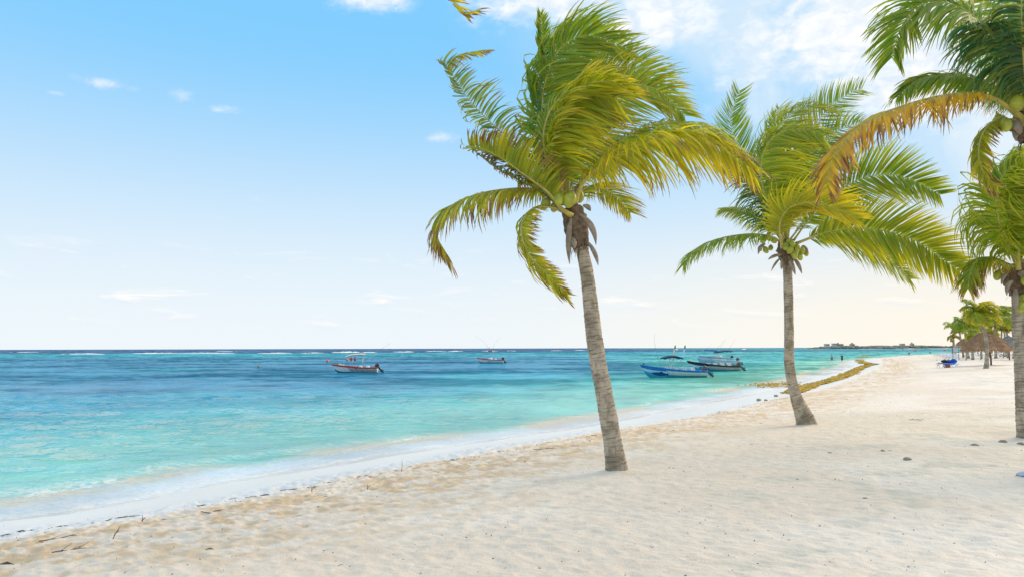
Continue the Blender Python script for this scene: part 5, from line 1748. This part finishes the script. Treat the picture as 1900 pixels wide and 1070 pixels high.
bgp(1871, 663, 1868, 611, 20, 12, 210, 'thin palm standing in front of the grey thatched shelter', yel=(0.1, 0.4), brn=0.4)
bgp(1881, 665, 1875, 592, 30, 15, 211, 'tall palm with arching leaves beside the edge palm trunk', yel=(0.2, 0.5), bend=(0.2, 0, 0))
bgp(1866, 661, 1862, 580, 26, 14, 212, 'tallest green palm of the grove behind the shelters', yel=(0.1, 0.4))
bgp(1890, 662, 1890, 586, 26, 13, 213, 'palm mostly hidden behind the edge palm trunk', yel=(0.1, 0.4))
bgp(1840, 659.5, 1838, 588, 22, 12, 214, 'far green palm seen above the large shelter', yel=(0.1, 0.4))
bgp(1815, 659.5, 1812, 606, 18, 12, 215, 'far palm seen behind the slanting palm', yel=(0.1, 0.4))

# ------------------------------------------------------------------ headland
def headland():
    rnd = random.Random(12)
    m = mat('far_wood', (0.23, 0.235, 0.16), 0.95, 0.35, 0.05)  # leaf green paled, distance haze painted into the colour
    V, F = [], []
    ico = MB().ball((0, 0, 0), 1.0, 7, 5)
    iv = np.array(ico.v)
    b = MB()
    rs = np.random.RandomState(12)
    xs, ys = rs.uniform(670, 1100, 1800), rs.uniform(1450, 1720, 1800)
    ss, zs = sdist(xs, ys), ground_z(xs, ys)
    for i in range(1800):
        x, y, s, zb = xs[i], ys[i], ss[i], zs[i]
        if s < 6 or s > 120:
            continue
        tip = min(1, max(0.35, (x - 680) / 90))
        h = rnd.uniform(2.2, 4.6) * tip * (1 + 0.25 * math.sin(x / 23))
        r = rnd.uniform(4, 8)
        b.ball((x, y, zb + h * 0.5), (r, r, h * 0.62), 7, 5, 0.22, i)
        if rnd.random() < 0.03:
            b.ball((x, y, zb + h + 0.9), (2.8, 2.8, 1.3), 7, 5, 0.35, i)
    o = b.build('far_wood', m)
    tag(o, 'low dark green wood covering the far headland', 'woodland', kind='stuff')
    spec = [(1534, 638.8, 9, 6, 0), (1548, 638, 9, 8, 1), (1555, 638.8, 6, 5, 2), (1581, 639, 8, 5, 2), (1674, 638.4, 8, 7, 0), (1692, 638.2, 5, 9, 2), (1561, 638.8, 6, 5, 0)]
    labs = ['white flat-roofed house at the tip of the headland', 'two-storey white house standing tallest on the headland tip', 'cream house beside the tall white house on the headland', 'cream house among the headland trees',
            'white house half hidden behind a tree crown on the headland', 'narrow cream house with a peaked roof on the headland', 'low white house in the middle of the headland woods']
    mw = mat('house_white', (0.70, 0.68, 0.64), 0.8, 0.06)
    mc = mat('house_cream', (0.66, 0.54, 0.40), 0.8, 0.08)
    mg = mat('house_window', (0.06, 0.08, 0.10), 0.2)
    for (px, py, w, h, k), lb in zip(spec, labs):
        y = 1605
        c = P(px, py, y)
        zb = gz(c.x, c.y)
        r = empty('beach_house', (c.x, c.y, zb))
        tag(r, lb, 'house', 'houses on the headland')
        top = c.z + 1.5 - zb
        MB().box((0, 0, top / 2), (w, 10, top)).build('wall', mc if k == 2 else mw, r)
        MB().box((0, 0, top + 0.3), (w + 1, 11, 0.6)).build('roof', mc if k == 1 else mw, r)
        if k == 2 and w < 13:
            MB().tube([(0, 0, top + 0.6), (0, 0, top + 4)], [w * 0.55, 0.2], 4).build('peaked_roof', mat('roof_red', (0.42, 0.2, 0.13), 0.8), r)
        for j in range(4):
            x = (j - 1.5) * w / 4.4
            MB().box((x, -5.1, top - 2.2), (w / 8, 0.3, 1.9)).build('window', mg, r)


headland()
# ------------------------------------------------------------------ people
SKIN = mat('skin', (0.50, 0.30, 0.21), 0.55, 0.1, 8)
HAIR = mat('hair_dark', (0.035, 0.022, 0.016), 0.6, 0.3, 20)


def skinned(name, nodes, edges, m, parent, sub=2):
    """continuous limb mesh from joints: nodes {key: (x, y, z, r)}; the first one is the root"""
    keys = list(nodes)
    me = bpy.data.meshes.new(name)
    me.from_pydata([nodes[k][:3] for k in keys], [(keys.index(a), keys.index(b)) for a, b in edges], [])
    o = link(name, me, m, parent)
    o.modifiers.new('Skin', 'SKIN').use_smooth_shade = True
    sv = me.skin_vertices[0].data
    for i, k in enumerate(keys):
        r = nodes[k][3]
        sv[i].radius = r if hasattr(r, '__len__') else (r, r)
        sv[i].use_root = (i == 0)
    s = o.modifiers.new('Subdivision', 'SUBSURF')
    s.levels = s.render_levels = sub
    return o


def person(loc, yaw, label, pose, shirt, legs, hat=None, hair=True, scale=1.0, shorts=True, dress=False, shoes=None, fingers=False):
    """standing figure, faces local -Y; pose holds arm and leg offsets"""
    root = empty('person', loc, yaw)
    root.scale = (scale,) * 3
    tag(root, label, 'person')
    st = pose.get('stride', 0.0)
    N = {'pelvis': (0, 0, 0.95, (0.15, 0.11)), 'waist': (0, 0, 1.10, (0.135, 0.10)), 'chest': (0, -0.01, 1.32, (0.165, 0.115)), 'neck0': (0, 0, 1.48, 0.065), 'neck': (0, -0.01, 1.54, 0.052),
         'head': (0, -0.025, 1.62, (0.075, 0.088)), 'crown': (0, -0.01, 1.71, (0.065, 0.075))}
    E = [('pelvis', 'waist'), ('waist', 'chest'), ('chest', 'neck0'), ('neck0', 'neck'), ('neck', 'head'), ('head', 'crown')]
    for s, n in ((-1, 'l'), (1, 'r')):
        dy = st * s
        N['hip' + n] = (s * 0.095, 0, 0.90, 0.095)
        N['knee' + n] = (s * 0.10, dy * 0.55 - 0.03 * abs(st) * 2, 0.50, 0.062)
        N['calf' + n] = (s * 0.10, dy * 0.78 + 0.02, 0.34, 0.058)
        N['ankle' + n] = (s * 0.10, dy + 0.01, 0.09, 0.038)
        N['heel' + n] = (s * 0.10, dy + 0.03, 0.045, 0.038)
        N['ball' + n] = (s * 0.105, dy - 0.11, 0.035, (0.042, 0.026))
        N['toe' + n] = (s * 0.11, dy - 0.185, 0.028, (0.036, 0.018))
        E += [('pelvis', 'hip' + n), ('hip' + n, 'knee' + n), ('knee' + n, 'calf' + n), ('calf' + n, 'ankle' + n), ('ankle' + n, 'heel' + n), ('heel' + n, 'ball' + n), ('ball' + n, 'toe' + n)]
        el, wr = pose.get('arm' + n, ((s * 0.24, 0.03, 1.12), (s * 0.25, -0.08, 0.88)))
        N['sh' + n] = (s * 0.185, 0, 1.42, 0.062)
        N['el' + n] = (*el, 0.043)
        N['wr' + n] = (*wr, 0.030)
        d = (Vector(wr) - Vector(el)).normalized()
        hp = Vector(wr) + d * 0.075
        N['pa' + n] = (*hp, (0.036, 0.018))
        E += [('chest', 'sh' + n), ('sh' + n, 'el' + n), ('el' + n, 'wr' + n), ('wr' + n, 'pa' + n)]
        if fingers:
            fw = Vector((0, -1, 0)) - d * d.dot(Vector((0, -1, 0)))
            fw.normalize()
            for q in range(4):
                b0 = hp + fw * (0.028 - 0.019 * q) + d * 0.015
                ln = (0.07, 0.08, 0.075, 0.06)[q]
                N[f'f{n}{q}a'] = (*(b0 + d * ln * 0.5), 0.009)
                N[f'f{n}{q}b'] = (*(b0 + d * ln + Vector((-s * 0.015, 0, 0))), 0.008)
                E += [('pa' + n, f'f{n}{q}a'), (f'f{n}{q}a', f'f{n}{q}b')]
            t0 = Vector(wr) + d * 0.04 + fw * 0.045
            N[f't{n}a'] = (*t0, 0.011)
            N[f't{n}b'] = (*(t0 + d * 0.035 + fw * 0.012), 0.009)
            E += [('wr' + n, f't{n}a'), (f't{n}a', f't{n}b')]
    skinned('body', N, E, SKIN, root)
    # face
    fb = MB()
    fb.ball((0, -0.118, 1.635), (0.013, 0.016, 0.022), 8, 6)
    fb.ball((-0.078, -0.01, 1.64), (0.012, 0.022, 0.032), 8, 6)
    fb.ball((0.078, -0.01, 1.64), (0.012, 0.022, 0.032), 8, 6)
    fb.build('nose_and_ears', SKIN, root, True)
    for sx in (-1, 1):
        MB().ball((sx * 0.03, -0.104, 1.66), (0.014, 0.010, 0.008), 8, 6).build('eye', HAIR, root, True)
    MB().ball((0, -0.108, 1.59), (0.024, 0.008, 0.006), 8, 6).build('mouth', mat('lips', (0.38, 0.15, 0.12), 0.5), root, True)
    if hair:
        MB().ball((0, 0.012, 1.695), (0.086, 0.100, 0.075), 14, 10, 0.02, 2).build('hair', HAIR, root, True)
    g = lambda k, dr: (*N[k][:3], tuple(v + dr for v in (N[k][3] if hasattr(N[k][3], '__len__') else (N[k][3],) * 2)))
    if shirt is not None:
        SN = {k: g(k, 0.022) for k in ('waist', 'chest', 'pelvis')}
        SN['neck0'] = g('neck0', 0.012)
        SE = [('waist', 'chest'), ('waist', 'pelvis'), ('chest', 'neck0')]
        for n in 'lr':
            SN['sh' + n] = g('sh' + n, 0.02)
            a, b = Vector(N['sh' + n][:3]), Vector(N['el' + n][:3])
            SN['sl' + n] = (*a.lerp(b, 0.6), 0.072)
            SE += [('chest', 'sh' + n), ('sh' + n, 'sl' + n)]
        skinned('shirt', SN, SE, shirt, root)
    if legs is not None:
        LN = {'pelvis': g('pelvis', 0.026)}
        LE = []
        for n in 'lr':
            LN['hip' + n] = g('hip' + n, 0.026)
            LE += [('pelvis', 'hip' + n), ('hip' + n, 'k' + n)]
            a, b = Vector(N['hip' + n][:3]), Vector(N['knee' + n][:3])
            if shorts:
                LN['k' + n] = (*a.lerp(b, 0.8), 0.092)
            else:
                LN['k' + n] = g('knee' + n, 0.025)
                LN['a' + n] = (N['ankle' + n][0], N['ankle' + n][1], 0.13, 0.066)
                LE += [('k' + n, 'a' + n)]
        skinned('shorts' if shorts else 'trousers', LN, LE, legs, root)
    if shoes:
        for n in 'lr':
            x, y, z = N['heel' + n][:3]
            SN = {'b': (x, y - 0.08, 0.062, (0.050, 0.036)), 'h': (x, y + 0.035, 0.075, (0.046, 0.050)), 't': (x, y - 0.205, 0.050, (0.046, 0.026)), 'a': (x, y + 0.0, 0.125, 0.050)}
            sh = skinned('shoe', SN, [('b', 'h'), ('b', 't'), ('h', 'a')], shoes[0], root)
            so = MB()
            out = [(x + 0.052 * sx_, y + yy) for sx_, yy in ((-.8, .075), (.8, .075), (1, 0.0), (0.9, -.10), (1.05, -.17), (.6, -.245), (-.6, -.245), (-1.05, -.17), (-.9, -.10), (-1, 0.0))]
            so.poly([(a, b, 0.0) for a, b in out] + [(a, b, 0.032) for a, b in out], [tuple(range(10))[::-1], tuple(range(10, 20))] + [(i, (i + 1) % 10, 10 + (i + 1) % 10, 10 + i) for i in range(10)])
            so.build('sole', shoes[1], sh)
    if hat:
        hb = MB()
        hb.ball((0, 0, 1.73), (0.095, 0.105, 0.06), 14, 8)
        hb.tube([(0, 0, 1.715), (0, 0, 1.73)], [0.16, 0.15], 18)
        hb.build('hat', hat, root, True)
    return root


def wade(px, py, depth=0.35):
    c = plane0(px, py)
    return Vector((c.x, c.y, -depth))


C_ = lambda n, c: mat(n, c, 0.85, 0.15, 9)
person(wade(1543.5, 668.6), R(160), 'person in a pale shirt and dark red shorts wading at the water edge', {'stride': 0.12, 'armr': ((0.22, -0.02, 1.14), (0.16, -0.16, 0.98))}, C_('shirt_lilac', (0.42, 0.40, 0.50)), C_('shorts_red', (0.24, 0.05, 0.06)))
person(wade(1562.5, 669.3), R(170), 'person in dark swimwear wading with one hand raised to the head', {'stride': 0.1, 'armr': ((-0.0 + 0.34, -0.02, 1.50), (0.22, -0.05, 1.72)), 'arml': ((-0.25, 0.02, 1.14), (-0.22, -0.1, 0.9))}, C_('swim_black', (0.03, 0.025, 0.03)), C_('swim_black', (0.03, 0.025, 0.03)))
person(G(1687, 660), R(150), 'person in a white shirt and navy shorts walking on the sand near the red flag', {'stride': 0.18}, C_('shirt_white', (0.62, 0.66, 0.74)), C_('shorts_navy', (0.03, 0.045, 0.10)))
person(G(1726, 657.3), R(180), 'person in a pale top and long dark trousers standing at the far waterline', {'stride': 0.03}, C_('top_sand', (0.55, 0.50, 0.40)), C_('trousers_dark', (0.035, 0.035, 0.04)), shorts=False)
# a walker whose leading shoe comes into the picture at the right edge
edge_foot = G(1884, 893)
person(Vector((edge_foot.x + 0.645, edge_foot.y + 0.1, edge_foot.z)), R(-90), 'person in dark trousers with pale blue brown-soled shoes, walking in at the frame edge', {'stride': 0.30}, C_('shirt_grey', (0.25, 0.26, 0.28)), C_('trousers_charcoal', (0.05, 0.045, 0.045)), shorts=False,
       shoes=(mat('shoe_blue', (0.46, 0.55, 0.78), 0.7, 0.15, 20), mat('shoe_sole', (0.21, 0.115, 0.04), 0.7, 0.2, 20)), fingers=True)

# bird skimming the bay
bp_ = plane0(1675, 647.6)
bp_ = CAM.lerp(bp_, 0.45)
br = empty('sea_bird', bp_)
tag(br, 'dark sea bird gliding low over the bay in front of the headland', 'bird')
sc_ = bp_.y / F_PX
BIRD = mat('bird_dark', (0.05, 0.045, 0.04), 0.7, 0.3, 6)
bm_ = MB()
bm_.tube([(-1.0 * sc_, 0, 0), (0, 0, -0.15 * sc_), (1.6 * sc_, 0, 0.05 * sc_), (2.2 * sc_, 0, 0.4 * sc_)], [0.05 * sc_, 0.5 * sc_, 0.3 * sc_, 0.12 * sc_], 8)
bm_.build('body', BIRD, br, True)
for s, tip in ((-1, (-1.2, 0.3, 3.6)), (1, (0.6, 2.5, 0.3))):
    wb = MB()
    r0, r1 = Vector((-0.3, 0, 0)) * sc_, Vector((0.7, 0, 0)) * sc_
    t = Vector(tip) * sc_
    m1 = t * 0.5 + Vector((-0.2, 0, 0.2)) * sc_
    m2 = t * 0.5 + Vector((0.6, 0, 0.1)) * sc_
    up = Vector((0, 0.05 * sc_, 0))
    wb.poly([r0, r1, m2, t, m1, r0 + up, r1 + up, m2 + up, t + up, m1 + up], [(0, 1, 2, 4), (4, 2, 3), (9, 7, 6, 5), (8, 7, 9), (0, 5, 6, 1), (1, 6, 7, 2), (2, 7, 8, 3), (3, 8, 9, 4), (4, 9, 5, 0)])
    wb.build('wing', BIRD, br)

# ------------------------------------------------------------------ seaweed, litter, stones
WEED = mat('sargassum', (0.58, 0.36, 0.035), 0.85, 0.55, 2.5)


def seaweed():
    rnd = random.Random(21)
    line = [(1470, 729, 3), (1485, 722, 7), (1500, 716, 9), (1520, 711, 8), (1542, 705, 8), (1560, 699.5, 8), (1574, 694, 9), (1584, 688.5, 8), (1598, 681.5, 5), (1608, 678, 4), (1622, 675.6, 3), (1604, 673.3, 4), (1594, 669, 5), (1596, 665.2, 3.0), (1610, 662.6, 1.6)]
    b = MB()
    bits = []
    for i in range(len(line) - 1):
        x0, y0, w0 = line[i]
        x1, y1, w1 = line[i + 1]
        n = int(60 + 30 * math.hypot(x1 - x0, y1 - y0))
        for k in range(n):
            t = rnd.random()
            if vnoise(np.array([(x0 + (x1 - x0) * t) * 0.22]), np.array([0.5]), 9)[0] < 0.2 and rnd.random() < 0.75:
                continue
            px = x0 + (x1 - x0) * t
            py = y0 + (y1 - y0) * t
            w = (w0 + (w1 - w0) * t) * (0.55 + 0.45 * math.sin(px * 0.33) * math.sin(px * 0.11 + 1))
            g = G2(px, py)
            q = max(-1.6, min(1.6, rnd.gauss(0, 0.55)))
            sp = w * g.y / F_PX * 0.95
            x, y = g.x + q * sp * 0.80 + rnd.uniform(-1, 1) * 0.4, g.y - q * sp * 0.6 + rnd.uniform(-1, 1) * 0.7
            hmp = 0.11 * math.exp(-q * q * 1.6)
            r = rnd.uniform(0.05, 0.17) * (0.7 + g.y / 150)
            bits.append((x, y, hmp * rnd.uniform(0.1, 0.8), r * 1.5, r, r * rnd.uniform(0.15, 0.35)))
    for k in range(260):      # torn bits floating in the wash
        c = plane0(rnd.gauss(1440, 22), rnd.gauss(713.5, 2.2))
        bits.append((c.x, c.y, 0.01, rnd.uniform(.04, .16), rnd.uniform(.04, .10), 0.03))
    zz = np.maximum(ground_z([q[0] for q in bits], [q[1] for q in bits]), 0.0)
    for k, (x, y, dz, rx, ry, rz) in enumerate(bits):
        b.ball((x, y, zz[k] + dz), (rx, ry, rz), 6, 4, 0.35, k)
    o = b.build('seaweed_bank', WEED)
    tag(o, 'golden brown seaweed washed up in a winding bank along the waterline', 'seaweed', kind='stuff')


_gc = {}


def G2(px, py):
    key = (round(px / 3), round(py / 1.5))
    if key not in _gc:
        _gc[key] = G(key[0] * 3, key[1] * 1.5)
    return _gc[key]


seaweed()


def litter():
    rnd = random.Random(33)
    line = [(-30, 1001), (0, 996), (120, 979.5), (257, 959), (402, 935), (522, 914), (640, 894), (740, 873), (841, 855), (941, 837), (1042, 819), (1118, 806), (1240, 786), (1320, 770), (1393, 752), (1461, 738)]
    pts = [G(*p) for p in line]
    b = MB()
    todo = []
    piece = lambda *q: todo.append(q)
    for i in range(len(pts) - 1):
        a, c = pts[i], pts[i + 1]
        ang = math.atan2(c.y - a.y, c.x - a.x)
        ln = (c - a).length
        dens = 60 if i < 6 else 26
        for k in range(int(ln * dens)):
            t = rnd.random()
            if math.sin(t * 17 + i * 5) + math.sin(t * 7.3 + i) < (-1.3 if i < 6 else -0.5):
                continue
            p = a.lerp(c, t)
            off = rnd.gauss(0, 0.035 if i < 6 else 0.14) + 0.12 * math.sin(t * 9 + i * 2.1)
            piece(p.x + off * math.sin(ang), p.y - off * math.cos(ang), rnd.uniform(0.03, 0.13), rnd.uniform(0.002, 0.006), ang + rnd.gauss(0, 0.3))
        # stray bits scattered inland
        for k in range(int(ln * 12)):
            p = a.lerp(c, rnd.random())
            off = rnd.expovariate(0.5)
            piece(p.x + off * math.sin(ang), p.y - off * math.cos(ang), rnd.uniform(0.015, 0.08), rnd.uniform(0.002, 0.006), rnd.uniform(0, 3.14))
    for k in range(800):      # leaf crumbs over the open sand
        d = 5.0 / max(0.2, rnd.random()) ** 0.9
        piece(rnd.uniform(-0.75, 0.85) * d, d, rnd.uniform(0.006, 0.028), rnd.uniform(0.0015, 0.005), rnd.uniform(0, 3.14))
    X, Y = np.array([q[0] for q in todo]), np.array([q[1] for q in todo])
    ZZ, SS = ground_z(X, Y), sdist(X, Y)
    for (x, y, ln, w, a), z, s in zip(todo, ZZ, SS):
        if s < 1.6:
            continue
        z = z + 0.024
        d = Vector((math.cos(a), math.sin(a), 0))
        sv = Vector((-math.sin(a), math.cos(a), 0)) * w
        b.tube([Vector((x, y, z)) - d * ln / 2, Vector((x, y, z + 0.008)) + sv * rnd.uniform(-3, 3), Vector((x, y, z)) + d * ln / 2], [w * 0.4, w, w * 0.3], 4)
    o = b.build('beach_litter', mat('litter_brown', (0.16, 0.11, 0.075), 0.9, 0.4, 3))
    tag(o, 'dark twigs and leaf crumbs strewn along the tide line and the sand', 'debris', kind='stuff')


litter()
TWIG = mat('twig_wood', (0.22, 0.145, 0.10), 0.85, 0.35, 12, bump=0.5)


def twig(px, py, h, lean, label, branch=True):
    p = G(px, py)
    b = MB()
    top = Vector((lean[0], lean[1], h))
    b.tube([(0, 0, -0.05), tuple(top * 0.5 + Vector((0.01, 0, 0.01))), tuple(top)], [0.006, 0.005, 0.003], 6)
    o = b.build('twig', TWIG, None, True)
    o.location = p
    if branch:
        MB().tube([tuple(top * 0.45), tuple(top * 0.45 + Vector((0.05, 0, 0.05)))], [0.006, 0.003], 5).build('side_shoot', TWIG, o, True)
    tag(o, label, 'twig', 'twigs on the beach')


twig(262, 974, 0.13, (0.01, 0), 'short upright twig stuck in the tide line')
twig(579, 917, 0.15, (-0.03, 0), 'forked dark twig standing where the golden sand begins')
twig(681, 911, 0.11, (0.0, 0), 'stubby twig standing in the trampled golden sand')
twig(203, 1004, 0.16, (0.10, 0.02), 'slanting reddish twig in the trampled sand')
twig(744, 876, 0.22, (0.02, 0), 'thin tall stalk standing on the tide line', False)
twig(1099, 822, 0.10, (-0.14, 0), 'twig leaning over just seaward of the leaning palm')


def branch(px, py, ln, ang, label, seed):
    rnd = random.Random(seed)
    p = G(px, py)
    b = MB()
    a = R(ang)
    d = Vector((math.cos(a), math.sin(a), 0))
    n = Vector((-math.sin(a), math.cos(a), 0))
    pts = [d * ln * (t - 0.5) + n * rnd.uniform(-0.03, 0.03) + Vector((0, 0, 0.035 + rnd.uniform(0, 0.02))) for t in (0, .25, .5, .75, 1)]
    b.tube(pts, [0.006, 0.007, 0.006, 0.005, 0.002], 6)
    o = b.build('fallen_branch', TWIG, None, True)
    o.location = p
    for k in range(3):
        q = pts[1 + k]
        MB().tube([q, q + d * 0.10 + n * rnd.uniform(-0.12, 0.12) + Vector((0, 0, 0.03))], [0.004, 0.002], 5).build('side_shoot', TWIG, o, True)
    tag(o, label, 'branch', 'fallen branches on the sand')


branch(1012, 836, 0.55, 15, 'fallen dry branch on the sand just seaward of the leaning palm', 1)
branch(402, 954, 0.40, 20, 'fallen forked branch on the trampled golden sand', 2)
branch(128, 1027, 0.30, 35, 'short dark stick lying on the sand', 3)
branch(110, 1004, 0.40, 30, 'long dark stick lying in the trampled golden sand', 4)
branch(1700, 782, 0.35, 5, 'pale stick lying on the sand inland of the curved palm', 5)

STONE = mat('stone_grey', (0.40, 0.35, 0.28), 0.85, 0.35, 10, bump=0.6)
for i, (px, py, r) in enumerate([(1540, 843, .055), (1638, 839, .06), (1652, 839, .05), (1684, 856, .085), (1809, 829, .075), (1861, 822.5, .085), (1895, 827, .085), (1055, 1028, .035), (847, 926, .03), (1115, 914, .03), (1028, 942, .03),
                                 (1660, 845, .035), (1606, 928, .045), (1738, 668.5, .14), (1440, 735, .12), (1408, 743, .14), (1421, 743, .1), (1540, 775, .04)]):
    p = G(px, py)
    b = MB()
    b.ball((0, 0, 0), (1.25, 0.9, 0.62), 12, 8, 0.10, i)
    o = b.build('pebble', STONE, None, True)
    o.location = p + Vector((0, 0, r * 0.35))
    o.scale = (r * 0.75, r * 0.75, r * 0.75)
    o.rotation_euler = (0, 0, i * 1.3)
    tag(o, 'small grey-brown pebble lying on the sand', 'pebble', 'pebbles on the beach')

# dry palm leaf scrap at the lower left corner
p = G(8, 1052)
b = MB()
b.grid([[(-0.12, 0.0, 0.04), (-0.10, 0.05, 0.05)], [(-0.03, -0.03, 0.06), (0.0, 0.06, 0.08)], [(0.08, -0.02, 0.05), (0.09, 0.03, 0.06)], [(0.16, 0.02, 0.035), (0.165, 0.025, 0.035)]])
b.grid([[(-0.10, 0.05, 0.042), (-0.12, 0.0, 0.032)], [(0.0, 0.06, 0.07), (-0.03, -0.03, 0.05)], [(0.09, 0.03, 0.05), (0.08, -0.02, 0.04)], [(0.165, 0.025, 0.03), (0.16, 0.02, 0.03)]])
o = b.build('dead_leaf', mat('dead_leaf', (0.07, 0.05, 0.035), 0.8, 0.3, 12))
o.location = p
o.scale = (0.6, 0.6, 0.6)
tag(o, 'dark curled dead leaf on the trampled sand', 'leaf')
